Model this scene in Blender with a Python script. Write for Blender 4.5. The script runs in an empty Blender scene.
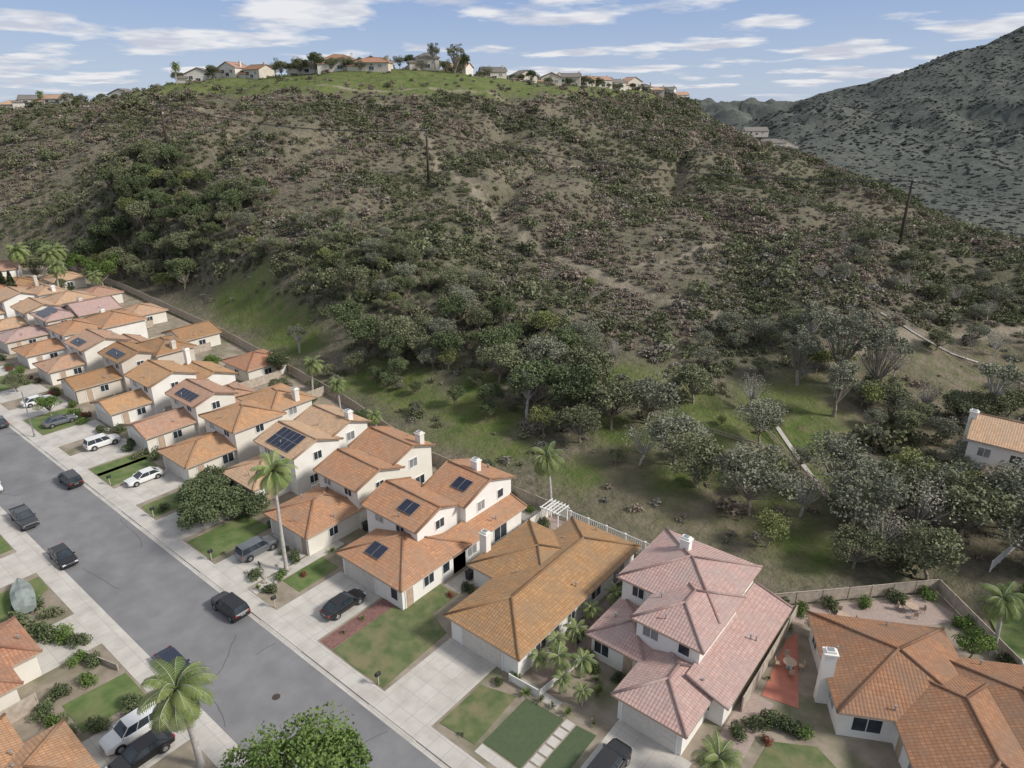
import bpy, math, random
import numpy as np
from mathutils import Vector, Matrix, noise
random.seed(7); rng=np.random.default_rng(7)
SC=bpy.context.scene
ROOT=SC.collection
# Scene axes: x = -s (s runs up the street), y = t (across the street, towards the hill)
CH,SH=math.cos(math.radians(39)),math.sin(math.radians(39))
def H2S(X,Y): return X*CH-Y*SH, X*SH+Y*CH      # survey frame (east,north) -> scene
def S2H(x,y): return x*CH+y*SH, -x*SH+y*CH

# ---------------------------------------------------------------- materials
def newmat(name):
    m=bpy.data.materials.new(name); m.use_nodes=True
    nt=m.node_tree; b=nt.nodes['Principled BSDF']
    return m,nt,b
def N(nt,t,**k):
    n=nt.nodes.new(t)
    for a,v in k.items(): setattr(n,a,v)
    return n
def mixc(nt,fac,a,b,blend='MIX'):
    n=N(nt,'ShaderNodeMix',data_type='RGBA',blend_type=blend)
    for sock,v in ((n.inputs[0],fac),(n.inputs[6],a),(n.inputs[7],b)):
        if isinstance(v,(int,float)): sock.default_value=v
        elif isinstance(v,tuple): sock.default_value=(*v[:3],1)
        else: nt.links.new(v,sock)
    return n.outputs[2]
def noise_n(nt,scale,detail=4,vec=None,rough=.55):
    n=N(nt,'ShaderNodeTexNoise'); n.inputs['Scale'].default_value=scale; n.inputs['Detail'].default_value=detail
    n.inputs['Roughness'].default_value=rough
    if vec is None:
        g=N(nt,'ShaderNodeNewGeometry'); vec=g.outputs['Position']
    nt.links.new(vec,n.inputs['Vector']); return n.outputs['Fac']
def ramp(nt,fac,lo,hi):
    n=N(nt,'ShaderNodeMapRange'); n.inputs[1].default_value=lo; n.inputs[2].default_value=hi
    nt.links.new(fac,n.inputs[0]); return n.outputs[0]
def mth(nt,op,a,b=None,clamp=False):
    n=N(nt,'ShaderNodeMath',operation=op); n.use_clamp=clamp
    for i,v in enumerate((a,b)):
        if v is None: continue
        if isinstance(v,(int,float)): n.inputs[i].default_value=v
        else: nt.links.new(v,n.inputs[i])
    return n.outputs[0]
def bump(nt,b,h,strength=.3,dist=.05):
    n=N(nt,'ShaderNodeBump'); n.inputs['Strength'].default_value=strength; n.inputs['Distance'].default_value=dist
    nt.links.new(h,n.inputs['Height']); nt.links.new(n.outputs[0],b.inputs['Normal'])
def mat_noise(name,c1,c2,scale=1.0,rough=.85,lo=.35,hi=.65,bs=0,bscale=8,c3=None,s3=.15,metal=0,spec=None):
    m,nt,b=newmat(name)
    col=mixc(nt,ramp(nt,noise_n(nt,scale),lo,hi),c1,c2)
    if c3: col=mixc(nt,ramp(nt,noise_n(nt,s3,5),.5,.7),col,c3)
    nt.links.new(col,b.inputs['Base Color']); b.inputs['Roughness'].default_value=rough; b.inputs['Metallic'].default_value=metal
    if spec is not None: b.inputs['Specular IOR Level'].default_value=spec
    if bs: bump(nt,b,noise_n(nt,bscale,3),bs,.03)
    return m
def mat_roof(name,c1,c2,c3):
    m,nt,b=newmat(name)
    uv=N(nt,'ShaderNodeUVMap').outputs[0]
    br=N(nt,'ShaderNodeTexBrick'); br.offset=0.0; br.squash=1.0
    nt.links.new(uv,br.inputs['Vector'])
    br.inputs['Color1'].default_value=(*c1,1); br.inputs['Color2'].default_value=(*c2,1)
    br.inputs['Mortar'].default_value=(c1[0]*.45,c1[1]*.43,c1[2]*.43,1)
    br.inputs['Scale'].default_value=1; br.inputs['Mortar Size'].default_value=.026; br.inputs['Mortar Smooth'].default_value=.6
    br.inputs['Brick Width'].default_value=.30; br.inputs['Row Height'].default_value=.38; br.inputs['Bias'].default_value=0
    w=ramp(nt,noise_n(nt,.45,7,rough=.65),.42,.66)
    col=mixc(nt,mth(nt,'MULTIPLY',w,.85),br.outputs['Color'],c3)
    streak=ramp(nt,noise_n(nt,2.2,5,rough=.7),.38,.72)
    col=mixc(nt,mth(nt,'MULTIPLY',streak,.5),col,(c1[0]*.5,c1[1]*.48,c1[2]*.52))
    oi=N(nt,'ShaderNodeObjectInfo'); hs=N(nt,'ShaderNodeHueSaturation')
    nt.links.new(mth(nt,'ADD',mth(nt,'MULTIPLY',oi.outputs['Random'],.024),.484),hs.inputs['Hue'])
    nt.links.new(mth(nt,'ADD',mth(nt,'MULTIPLY',oi.outputs['Random'],.24),.92),hs.inputs['Value']); nt.links.new(col,hs.inputs['Color'])
    nt.links.new(hs.outputs[0],b.inputs['Base Color']); b.inputs['Roughness'].default_value=.85
    sx=N(nt,'ShaderNodeSeparateXYZ'); nt.links.new(uv,sx.inputs[0])
    cx=mth(nt,'ABSOLUTE',mth(nt,'SINE',mth(nt,'MULTIPLY',sx.outputs[0],math.pi/.3)))
    ry=mth(nt,'FRACT',mth(nt,'MULTIPLY',sx.outputs[1],1/.38))
    h=mth(nt,'ADD',cx,mth(nt,'MULTIPLY',ry,-.9))
    bump(nt,b,h,.55,.05)
    return m
def mat_leaf(name,ca,cb,var=.35,rough=.65,trans=0,f=1.65):
    ca=tuple(c*f for c in ca); cb=tuple(c*f for c in cb)
    m,nt,b=newmat(name)
    at=N(nt,'ShaderNodeAttribute'); at.attribute_name='tint'
    oi=N(nt,'ShaderNodeObjectInfo')
    sp=N(nt,'ShaderNodeSeparateColor'); nt.links.new(at.outputs['Color'],sp.inputs[0])
    col=mixc(nt,sp.outputs[0],ca,cb)
    v=mth(nt,'ADD',mth(nt,'MULTIPLY',oi.outputs['Random'],var),1-var/2)
    hs=N(nt,'ShaderNodeHueSaturation'); nt.links.new(col,hs.inputs['Color']); nt.links.new(v,hs.inputs['Value'])
    nt.links.new(hs.outputs[0],b.inputs['Base Color']); b.inputs['Roughness'].default_value=rough
    b.inputs['Specular IOR Level'].default_value=.2
    if trans>0:
        tr=N(nt,'ShaderNodeBsdfTranslucent'); nt.links.new(hs.outputs[0],tr.inputs[0])
        mx=N(nt,'ShaderNodeMixShader'); mx.inputs[0].default_value=trans
        nt.links.new(b.outputs[0],mx.inputs[1]); nt.links.new(tr.outputs[0],mx.inputs[2])
        nt.links.new(mx.outputs[0],nt.nodes['Material Output'].inputs[0])
    return m
M={}
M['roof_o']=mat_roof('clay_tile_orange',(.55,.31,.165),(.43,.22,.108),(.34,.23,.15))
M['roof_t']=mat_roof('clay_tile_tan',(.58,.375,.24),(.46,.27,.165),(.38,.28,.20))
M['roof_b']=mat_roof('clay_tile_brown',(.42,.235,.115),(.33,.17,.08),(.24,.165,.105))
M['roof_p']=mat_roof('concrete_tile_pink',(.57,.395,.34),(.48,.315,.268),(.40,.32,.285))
M['stucco']=mat_noise('stucco_cream',(.68,.64,.56),(.74,.70,.63),.5,.9,bs=.15,bscale=20)
M['stucco_w']=mat_noise('stucco_white',(.74,.71,.66),(.80,.78,.73),.5,.9,bs=.15,bscale=20)
M['stucco_t']=mat_noise('stucco_tan',(.56,.50,.42),(.63,.57,.49),.5,.9,bs=.15,bscale=20)
M['white']=mat_noise('white_paint',(.74,.74,.72),(.8,.8,.78),2,.5)
M['garage']=mat_noise('garage_door_paint',(.58,.54,.48),(.65,.61,.55),3,.55)
M['glass']=mat_noise('window_glass',(.02,.03,.04),(.05,.06,.07),.8,.06)
M['blind']=mat_noise('window_blinds',(.30,.30,.29),(.2,.21,.22),.8,.15)
M['fascia']=mat_noise('fascia_wood',(.40,.30,.22),(.48,.36,.27),2,.7)
M['solar']=mat_noise('solar_cells',(.012,.016,.035),(.02,.026,.05),2,.12)
M['metal']=mat_noise('galvanised_metal',(.35,.36,.37),(.45,.46,.47),3,.4,metal=.7)
M['asphalt']=mat_noise('asphalt',(.180,.178,.182),(.225,.223,.226),.35,.9,bs=.3,bscale=30,c3=(.15,.15,.155),s3=.12)
M['bark']=mat_noise('bark',(.20,.17,.135),(.32,.28,.23),3,.95,bs=.5,bscale=12)
M['bark_pale']=mat_noise('bark_pale',(.34,.32,.29),(.48,.46,.42),3,.95,bs=.4,bscale=12)
M['lawn']=mat_noise('lawn_grass',(.080,.135,.035),(.14,.18,.060),.9,.95,bs=.6,bscale=25,c3=(.18,.19,.085),s3=.3)
M['lawn_dry']=mat_noise('lawn_tired',(.085,.12,.042),(.165,.175,.08),.7,.95,bs=.6,bscale=25,c3=(.20,.175,.095),s3=.35)
M['turf']=mat_noise('artificial_turf',(.068,.098,.045),(.082,.115,.055),4,.9,bs=.6,bscale=40)
M['mulch_red']=mat_noise('red_gravel',(.17,.085,.075),(.24,.13,.11),3,.95,bs=.6,bscale=20)
M['soil']=mat_noise('yard_soil',(.22,.185,.14),(.33,.28,.22),.5,.95,bs=.5,bscale=9,c3=(.13,.14,.07),s3=.2)
M['redpatio']=mat_noise('red_patio',(.48,.18,.12),(.40,.14,.095),1,.7)
M['paver']=mat_noise('paver_pink',(.40,.31,.27),(.32,.25,.22),5,.85,bs=.3,bscale=6)
M['woodfence']=mat_noise('fence_wood',(.36,.30,.24),(.48,.42,.35),2,.9)
M['polewood']=mat_noise('pole_wood',(.045,.035,.028),(.08,.058,.045),3,.9)
M['rubber']=mat_noise('tyre_rubber',(.018,.018,.018),(.03,.03,.03),6,.8)
M['rim']=mat_noise('alloy_rim',(.4,.4,.42),(.5,.5,.52),4,.3,metal=.8)
M['tail']=mat_noise('tail_lamp',(.35,.02,.02),(.4,.03,.03),4,.2)
M['lamp']=mat_noise('head_lamp',(.6,.62,.65),(.7,.72,.75),4,.15)
M['tarp']=mat_noise('tarp_cloth',(.20,.24,.22),(.28,.31,.29),2,.7,bs=.6,bscale=3)
M['dark']=mat_noise('dark_plastic',(.02,.02,.022),(.035,.035,.035),6,.5)
M['rock']=mat_noise('garden_rock',(.30,.27,.23),(.42,.39,.34),3,.9,bs=.6,bscale=6)
M['wire']=mat_noise('wire',(.02,.02,.02),(.03,.03,.03),6,.5)
M['tar']=mat_noise('tar_seal',(.07,.07,.072),(.10,.10,.10),3,.7)
def mat_concrete():
    m,nt,b=newmat('concrete_paving')
    g=N(nt,'ShaderNodeNewGeometry').outputs['Position']
    br=N(nt,'ShaderNodeTexBrick'); br.offset=0
    nt.links.new(g,br.inputs['Vector'])
    br.inputs['Color1'].default_value=(.50,.475,.43,1); br.inputs['Color2'].default_value=(.55,.52,.475,1)
    br.inputs['Mortar'].default_value=(.36,.34,.31,1); br.inputs['Scale'].default_value=1
    br.inputs['Mortar Size'].default_value=.022; br.inputs['Brick Width'].default_value=1.6; br.inputs['Row Height'].default_value=1.65
    col=mixc(nt,mth(nt,'MULTIPLY',ramp(nt,noise_n(nt,.5,7),.42,.75),.7),br.outputs['Color'],(.34,.315,.28))
    nt.links.new(col,b.inputs['Base Color']); b.inputs['Roughness'].default_value=.9
    return m
M['concrete']=mat_concrete()
def carpaint(n,c,metal=.3):
    m,nt,b=newmat(n); b.inputs['Base Color'].default_value=(*c,1); b.inputs['Metallic'].default_value=metal
    b.inputs['Roughness'].default_value=.3; b.inputs['Coat Weight'].default_value=.7; b.inputs['Coat Roughness'].default_value=.06
    col=mixc(nt,noise_n(nt,.9,3),c,tuple(x*.82+.01 for x in c)); nt.links.new(col,b.inputs['Base Color'])
    return m
P={'black':carpaint('paint_black',(.012,.012,.014)),'grey':carpaint('paint_grey',(.16,.17,.18)),'white':carpaint('paint_white',(.75,.75,.74),0),
   'navy':carpaint('paint_navy',(.02,.03,.06)),'dgrey':carpaint('paint_dark_grey',(.05,.055,.06)),'silver':carpaint('paint_silver',(.42,.43,.44),.5)}
M['leaf_dark']=mat_leaf('leaves_dark',(.046,.060,.028),(.092,.110,.052))
M['leaf_olive']=mat_leaf('leaves_olive',(.070,.078,.042),(.138,.144,.082))
M['leaf_grey']=mat_leaf('leaves_grey_green',(.088,.094,.066),(.168,.172,.122))
M['leaf_bright']=mat_leaf('leaves_bright',(.060,.100,.026),(.145,.200,.055),f=1.3)
M['leaf_yellow']=mat_leaf('leaves_yellow_green',(.085,.100,.036),(.175,.185,.075))
M['leaf_palm']=mat_leaf('palm_fronds',(.075,.115,.032),(.19,.225,.080),trans=.2,f=1.35)
M['leaf_cyp']=mat_leaf('cypress_leaves',(.018,.035,.014),(.045,.070,.026),f=1.2)
M['brush_brown']=mat_leaf('brush_brown',(.115,.092,.072),(.180,.150,.118),.5,f=1.75)
M['brush_olive']=mat_leaf('brush_olive',(.076,.077,.046),(.132,.130,.080),.5,f=1.75)
M['brush_grey']=mat_leaf('brush_grey',(.106,.099,.080),(.185,.170,.138),.5,f=1.8)
M['brush_green']=mat_leaf('brush_green',(.056,.065,.034),(.104,.114,.060),.5)
M['haze_a']=mat_leaf('hazed_scrub_a',(.108,.118,.106),(.122,.130,.118),.2,f=1.1)  # both mountain scrub tones have aerial haze mixed into the leaf colour
M['haze_b']=mat_leaf('hazed_scrub_b',(.092,.103,.094),(.106,.116,.106),.2,f=1.1)
M['flower']=mat_leaf('flowering_leaves',(.25,.03,.05),(.10,.11,.04),f=1.2)

# ---------------------------------------------------------------- mesh builder
class MB:
    def __init__(s): s.v=[]; s.f=[]; s.m=[]; s.uv=[]; s.sm=[]
    def face(s,pts,m=0,uv=None,smooth=False):
        i=len(s.v); s.v+= [tuple(p) for p in pts]; s.f.append(tuple(range(i,i+len(pts)))); s.m.append(m); s.sm.append(smooth)
        s.uv.append(uv if uv else [(p[0],p[1]) for p in pts])
    def obox(s,c,ax,h,m=0):
        c=Vector(c); a,b,d=[Vector(q)*k for q,k in zip(ax,h)]
        P_=[c+a*i+b*j+d*k for k in(-1,1) for j in(-1,1) for i in(-1,1)]
        i0=len(s.v); s.v+=[tuple(p) for p in P_]
        for f in((0,2,3,1),(4,5,7,6),(0,1,5,4),(2,6,7,3),(0,4,6,2),(1,3,7,5)):
            s.f.append(tuple(i0+k for k in f)); s.m.append(m); s.sm.append(False); s.uv.append([(P_[k][0]+P_[k][1],P_[k][2]) for k in f])
    def box(s,x0,x1,y0,y1,z0,z1,m=0):
        s.obox(((x0+x1)/2,(y0+y1)/2,(z0+z1)/2),((1,0,0),(0,1,0),(0,0,1)),(abs(x1-x0)/2,abs(y1-y0)/2,abs(z1-z0)/2),m)
    def tube(s,p0,p1,r0,r1,n=6,m=0,caps=False):
        p0=Vector(p0);p1=Vector(p1); d=(p1-p0)
        if d.length<1e-6: return
        d.normalize(); a=d.orthogonal().normalized(); b=d.cross(a); i0=len(s.v)
        for p,r in((p0,r0),(p1,r1)):
            for k in range(n):
                t=2*math.pi*k/n; s.v.append(tuple(p+a*(r*math.cos(t))+b*(r*math.sin(t))))
        for k in range(n):
            k2=(k+1)%n; s.f.append((i0+k,i0+k2,i0+n+k2,i0+n+k)); s.m.append(m); s.sm.append(True); s.uv.append([(0,0)]*4)
        if caps:
            s.f.append(tuple(i0+k for k in range(n))[::-1]); s.m.append(m); s.sm.append(False); s.uv.append([(0,0)]*n)
            s.f.append(tuple(i0+n+k for k in range(n))); s.m.append(m); s.sm.append(False); s.uv.append([(0,0)]*n)
    def mesh(s,name,mats,tint=None):
        me=bpy.data.meshes.new(name); me.from_pydata(s.v,[],s.f)
        for m in mats: me.materials.append(m)
        me.polygons.foreach_set('material_index',s.m); me.polygons.foreach_set('use_smooth',s.sm)
        u=me.uv_layers.new(name='UVMap'); flat=[c for f in s.uv for p in f for c in p]; u.data.foreach_set('uv',flat)
        me.update(); return me
def obj(name,data,parent=None,loc=(0,0,0),rz=0,scale=None,coll=None):
    o=bpy.data.objects.new(name,data); (coll or ROOT).objects.link(o); o.location=loc; o.rotation_euler=(0,0,rz)
    if scale is not None: o.scale=(scale,)*3 if isinstance(scale,(int,float)) else scale
    if parent: o.parent=parent
    return o

# ---------------------------------------------------------------- terrain
def tb(s):   # back line of the lots
    return np.interp(s,[-60,-8,15,65,91,141,200,260,300],[90,84,66,62.5,69,76,80,80,60])
CP=[(-26,221,27),(-114,239,31.8),(100,177,17),(-151,361,59.3),(-62,330,61.5),(-29,352,63.3),(30,459,61.3),(146,605,47.4),(-185,358,51.7),(-257,409,44.5),(-300,430,42.7),
(139,346,23.5),(148,267,14.6),(157,210,7.4),(-70,237,34.4),(-23,273,42.9),(35,285,31.6),(69,260,22.7),(9,170,14.6),(30,146,8.4),(-51,165,15.6),(61,141,9.7),(96,146,8.4),(17,123,4.9),
(-139,236,18.5),(-195,267,14.6),(-247,348,28),(349,853,21.2),(483,921,54.1),(545,952,77.8),(617,997,109.3),(712,1067,147.5),(860,1150,185),(1100,1250,230),(315,423,-25),
(476,1724,37.7),(744,1787,59.8),(916,1858,101.6),(1122,1932,150.7),(1349,2009,207.3),(1700,2100,250),(246,694,12),(341,623,-12),(503,800,23),(408,582,-9),(560,760,40),(700,850,95),(900,950,150),
(70,197,15),(-62,400,59),(-150,440,50),(-30,430,60),(60,560,56),(0,560,52),(-300,520,35),(180,720,30),(-60,650,30),(250,560,-12),(210,430,-8),(230,300,-22),(260,200,-15),(190,140,0),(300,300,-28),
(67,85,0),(75,70,0),(90,95,1),(68,112,2.2),(40,112,2.5),(110,115,3),(-28,110,1),(-10,95,0),(10,80,0),(28,72,0),(-60,130,1.5),(-90,160,2),(-130,195,2),(-170,215,3),(-220,240,5),
(-400,500,30),(-400,300,8),(-600,800,0),(0,1000,0),(300,1300,0),(600,1400,20),(200,1000,5),(1500,1300,150),(2200,2200,150),(-300,1800,0),(400,2400,0),(1200,2600,30),(150,100,0),(400,200,-10),(600,500,20),(1000,700,80),(160,500,18),(-10,395,60),(95,520,56),(115,225,13),(185,380,4),(195,270,-6),(200,620,10)]
CPA=np.array(CP,float)
def kern(r): return np.sqrt(r*r+14.0**2)
_A=kern(np.linalg.norm(CPA[:,None,:2]-CPA[None,:,:2],axis=2))
_n=len(CP); _S=np.zeros((_n+1,_n+1)); _S[:_n,:_n]=_A; _S[:_n,_n]=1; _S[_n,:_n]=1
_W=np.linalg.solve(_S,np.append(CPA[:,2],0))
def rbf(X,Y):
    out=np.empty(len(X))
    for i in range(0,len(X),20000):
        r=np.hypot(X[i:i+20000,None]-CPA[None,:,0],Y[i:i+20000,None]-CPA[None,:,1]); out[i:i+20000]=kern(r)@_W[:_n]+_W[_n]
    return out
def sstep(a): a=np.clip(a,0,1); return a*a*(3-2*a)
def height(x,y):
    x=np.asarray(x,float);y=np.asarray(y,float); X,Y=S2H(x,y)
    z=rbf(X,Y)
    far=sstep((np.hypot(X,Y)-2300)/900); z=z*(1-far)-4*far
    side=sstep((-X-450)/250); z=z*(1-side)
    d=y-tb(-x); k=sstep(d/16.0)
    rr=np.empty(len(x))
    for i,(a,b,kk,yy) in enumerate(zip(X,Y,k,Y)):
        if kk<=0 or abs(a)>2600 or b>2600 or b<20: rr[i]=0; continue
        v=noise.fractal(Vector((a/48,b/48,3.1)),1.0,2.1,4)
        w=noise.noise(Vector((a/32-b/95,b/70,9.7)))
        h=v*4.6-8.5*max(0,.3-abs(w))*2+2.0
        if b>520 and a>150:
            q=min(1,(b-520)/200); g=noise.fractal(Vector((a/120,b/200,5.5)),.9,2.2,5); w2=noise.noise(Vector((a/60+b/160,b/190,2.2))); h+=q*(g*20-34*max(0,.3-abs(w2)))
            if b>1300: h+=8*g
        rr[i]=h+.5*noise.noise(Vector((a/7,b/7,1)))
    ramp_=sstep(np.clip((z-1)/20,0,1))*.9+.1
    ramp_=np.where(z>50,ramp_*(1-.75*sstep((z-50)/8)),ramp_)
    ramp_=np.where(Y>560,np.maximum(ramp_,.5),ramp_)
    near=sstep((d-4)/40)
    z=z+rr*ramp_*near
    return np.where(d<=0,0,z*k)
def axis(segs):
    out=[]
    for a,b,st in segs: out+=list(np.arange(a,b,st))
    out.append(segs[-1][1]); return np.array(out)
ax_=axis([(-7000,-1000,1000),(-1000,-400,60),(-400,-330,12),(-330,230,2.8),(230,900,11),(900,2400,40),(2400,7000,900)])
ay_=axis([(-7000,-200,850),(-200,30,46),(30,330,2.4),(330,640,4),(640,1150,11),(1150,2400,30),(2400,8000,900)])
GX,GY=np.meshgrid(ax_,ay_); fx,fy=GX.ravel(),GY.ravel(); sx_,sy_=H2S(fx,fy)
hz=height(sx_,sy_)-.02
nx,ny=len(ax_),len(ay_)
idx=np.arange(nx*ny).reshape(ny,nx)
quads=np.stack([idx[:-1,:-1].ravel(),idx[:-1,1:].ravel(),idx[1:,1:].ravel(),idx[1:,:-1].ravel()],1)
GRASS=[(119,78,4),(127,80,5.5),(136,81,5.5),(144,82,5.5),(152,83,5.5),(160,84,4),(94,74,5),(86,76,6),(80,73,5),(72,74,6.5),(64,74,5),(58,71,4),(76,82,4),(38.6,95,9),(24.8,101,9),(51.8,99.8,6),(19.7,93,8),(30,110,7),(45,85,5),(34,80,5),(22,82,4),(10,100,6),(15,74,4),(44,72,4)]
DIRT=[(29,76,12),(40,76,8),(14,100,9),(10,84,8),(22,120,10),(5,140,14)]
PATHS=[([(-34,262),(-28,245),(-19,222),(-9.4,205),(2,187),(12,172),(20.6,160),(28.5,150),(36,143),(46,134)],.9),([(60,120),(80,128),(100,133),(125,140)],1.3),([(20,159),(40,168),(60,182),(95,176)],.5),([(-150,300),(-110,290),(-60,300),(-10,310),(40,340)],.6),([(36,90),(50,84),(62,80)],.7),([(50,96),(56,84),(54,72)],.6)]
def pathdist(X,Y):
    best=np.full(len(X),1e9)
    for pl,w in PATHS:
        for (a,b),(c,d) in zip(pl[:-1],pl[1:]):
            L2=(c-a)**2+(d-b)**2; t=np.clip(((X-a)*(c-a)+(Y-b)*(d-b))/L2,0,1)
            best=np.minimum(best,np.hypot(X-a-t*(c-a),Y-b-t*(d-b))/w)
    return best
def cover(x,y,z):
    X,Y=S2H(x,y); s=-x
    nz=np.array([noise.fractal(Vector((a/9,b/9,7)),1,2,3) if (abs(a)<400 and 0<b<700) else 0 for a,b in zip(X,Y)])
    g=np.zeros(len(x))
    for a,b,r in GRASS: g=np.maximum(g,sstep(1.6-np.hypot(s-a,y-b)/r+nz*.9))
    top=sstep((z-49.5+nz*5)/5)*sstep((X+240)/30)*sstep((150-X)/40)*sstep((560-Y)/40)
    g=np.maximum(g,top)
    dr=np.zeros(len(x))
    for a,b,r in DIRT: dr=np.maximum(dr,sstep(1.6-np.hypot(s-a,y-b)/r+nz*.9))
    pd=pathdist(X,Y)+nz*.5
    return g,sstep(2-pd),dr
cg,cp,cd=cover(sx_,sy_,hz)
haze_mask=sstep((fy-300)/200)*sstep((fx-170)/40)  # where distance haze is painted into the ground colour
me=bpy.data.meshes.new('ground'); me.from_pydata(np.stack([sx_,sy_,hz],1).tolist(),[],quads.tolist())
ca=me.color_attributes.new('cover','FLOAT_COLOR','POINT'); ca.data.foreach_set('color',np.stack([cg,cp,cd,haze_mask],1).ravel().astype(np.float32))
me.polygons.foreach_set('use_smooth',[True]*len(quads))
def mat_ground():
    m,nt,b=newmat('hillside_ground')
    at=N(nt,'ShaderNodeAttribute'); at.attribute_name='cover'
    sp=N(nt,'ShaderNodeSeparateColor'); nt.links.new(at.outputs['Color'],sp.inputs[0])
    base=mixc(nt,ramp(nt,noise_n(nt,.05,8,rough=.65),.4,.6),(.245,.205,.158),(.165,.158,.108))
    base=mixc(nt,ramp(nt,noise_n(nt,.9,6,rough=.7),.42,.62),base,(.125,.122,.082))
    g=mixc(nt,ramp(nt,noise_n(nt,.25,6),.35,.65),(.105,.150,.042),(.17,.195,.072))
    g=mixc(nt,mth(nt,'MULTIPLY',ramp(nt,noise_n(nt,.5,7,rough=.7),.48,.66),.75),g,(.17,.155,.09))
    d=mixc(nt,ramp(nt,noise_n(nt,.4,7,rough=.7),.4,.6),(.25,.21,.155),(.165,.165,.09))
    far=mixc(nt,ramp(nt,noise_n(nt,.012,9,rough=.65),.42,.6),(.108,.118,.105),(.145,.152,.134))  # distant ground: aerial haze painted in as a bluish-grey base colour
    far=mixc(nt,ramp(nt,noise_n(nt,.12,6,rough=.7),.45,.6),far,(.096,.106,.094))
    col=mixc(nt,sp.outputs[2],base,d); col=mixc(nt,sp.outputs[0],col,g)
    col=mixc(nt,mth(nt,'MULTIPLY',sp.outputs[1],.75),col,(.36,.31,.24))
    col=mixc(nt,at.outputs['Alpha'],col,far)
    nt.links.new(col,b.inputs['Base Color']); b.inputs['Roughness'].default_value=.95; b.inputs['Specular IOR Level'].default_value=.1
    h=mth(nt,'ADD',noise_n(nt,.25,8,rough=.7),mth(nt,'MULTIPLY',noise_n(nt,.05,6,rough=.6),2))
    bump(nt,b,h,.9,2.0)
    return m
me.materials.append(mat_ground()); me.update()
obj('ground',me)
def hz1(x,y): return float(height(np.array([x]),np.array([y]))[0])

# ---------------------------------------------------------------- foliage generators
def leaves(mb_v,mb_f,tint,C,size,up=.3,asp=1.0,T=None):
    n=len(C); a=rng.normal(size=(n,3)); a[:,2]*=.6; a/=np.linalg.norm(a,axis=1)[:,None]
    q=rng.normal(size=(n,3)); b=np.cross(a,q); b/=np.linalg.norm(b,axis=1)[:,None]
    sz=size*rng.uniform(.6,1.35,size=(n,1)); a=a*sz; b=b*sz*asp*.7
    V=np.stack([C-a,C-b*.9,C+a,C+b],1).reshape(-1,3); i0=sum(len(k) for k in mb_v)
    mb_v.append(V); mb_f.append(np.arange(i0,i0+4*n).reshape(n,4))
    if T is None: T=rng.uniform(0,1,n)
    tint.append(np.repeat(T,4))
def finish(name,mb,vs,fs,ts,mats):
    nb=len(mb.v); V=list(mb.v); F=list(mb.f); nf=len(F)
    LV=np.concatenate(vs); LF=np.concatenate(fs)+nb
    me=bpy.data.meshes.new(name); me.from_pydata(V+LV.tolist(),[],F+LF.tolist())
    for m in mats: me.materials.append(m)
    mi=np.array([0]*nf+[1]*len(LF),dtype=np.int32); me.polygons.foreach_set('material_index',mi)
    me.polygons.foreach_set('use_smooth',np.array([True]*nf+[False]*len(LF)))
    t=np.concatenate([np.zeros(nb)]+ts); col=np.stack([t,t,t,np.ones_like(t)],1).astype(np.float32)
    c=me.color_attributes.new('tint','FLOAT_COLOR','POINT'); c.data.foreach_set('color',col.ravel()); me.update(); return me
def tree_mesh(name,h,r,leafm,bark,ncl=26,nl=90,ls=.22,base=.3,sparse=1.0,flat=.75,clr=.33):
    mb=MB(); vs=[];fs=[];ts=[]
    th=h*base; lean=Vector((rng.normal()*.05*h,rng.normal()*.05*h,0)); tr=max(.1,h*.028)
    p=Vector((0,0,-.6)); k=5; ex,ey=rng.uniform(.7,1.25),rng.uniform(.7,1.25)
    for i in range(k):
        q=Vector((lean.x*(i+1)/k+rng.normal()*.04,lean.y*(i+1)/k+rng.normal()*.04,-.6+(th+.6)*(i+1)/k)); mb.tube(p,q,tr*(1.25-.4*i/k),tr*(1.25-.4*(i+1)/k),8); p=q
    top=p; cz=(h+th)/2+.02*h; rz=(h-th)/2*1.0
    for c in range(ncl):
        d=rng.normal(size=3); d/=np.linalg.norm(d); d[2]=d[2] if d[2]>-.35 else -d[2]*.6
        rad=rng.uniform(.35,1.12)**.6; cc=np.array([lean.x+d[0]*r*rad*.82*ex,lean.y+d[1]*r*rad*.82*ey,cz+d[2]*rz*rad*.82*rng.uniform(.7,1.1)])
        rc=r*clr*rng.uniform(.55,1.3)
        mid=(top+Vector(cc))*.5+Vector((0,0,-.1*r)); mb.tube(top,mid,tr*.5,tr*.28,5); mb.tube(mid,Vector(cc),tr*.28,tr*.08,4)
        n=int(nl*sparse*rng.uniform(.7,1.2)); g=rng.normal(size=(n,3)); g/=np.linalg.norm(g,axis=1)[:,None]; g*=rng.uniform(.35,1.08,(n,1))**.6
        g[:,2]*=flat; C=cc+g*rc; tone=rng.uniform(.15,.75); leaves(vs,fs,ts,C,ls,T=np.clip(tone+rng.normal(size=n)*.12,0,1))
    return finish(name,mb,vs,fs,ts,[bark,leafm])
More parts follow.
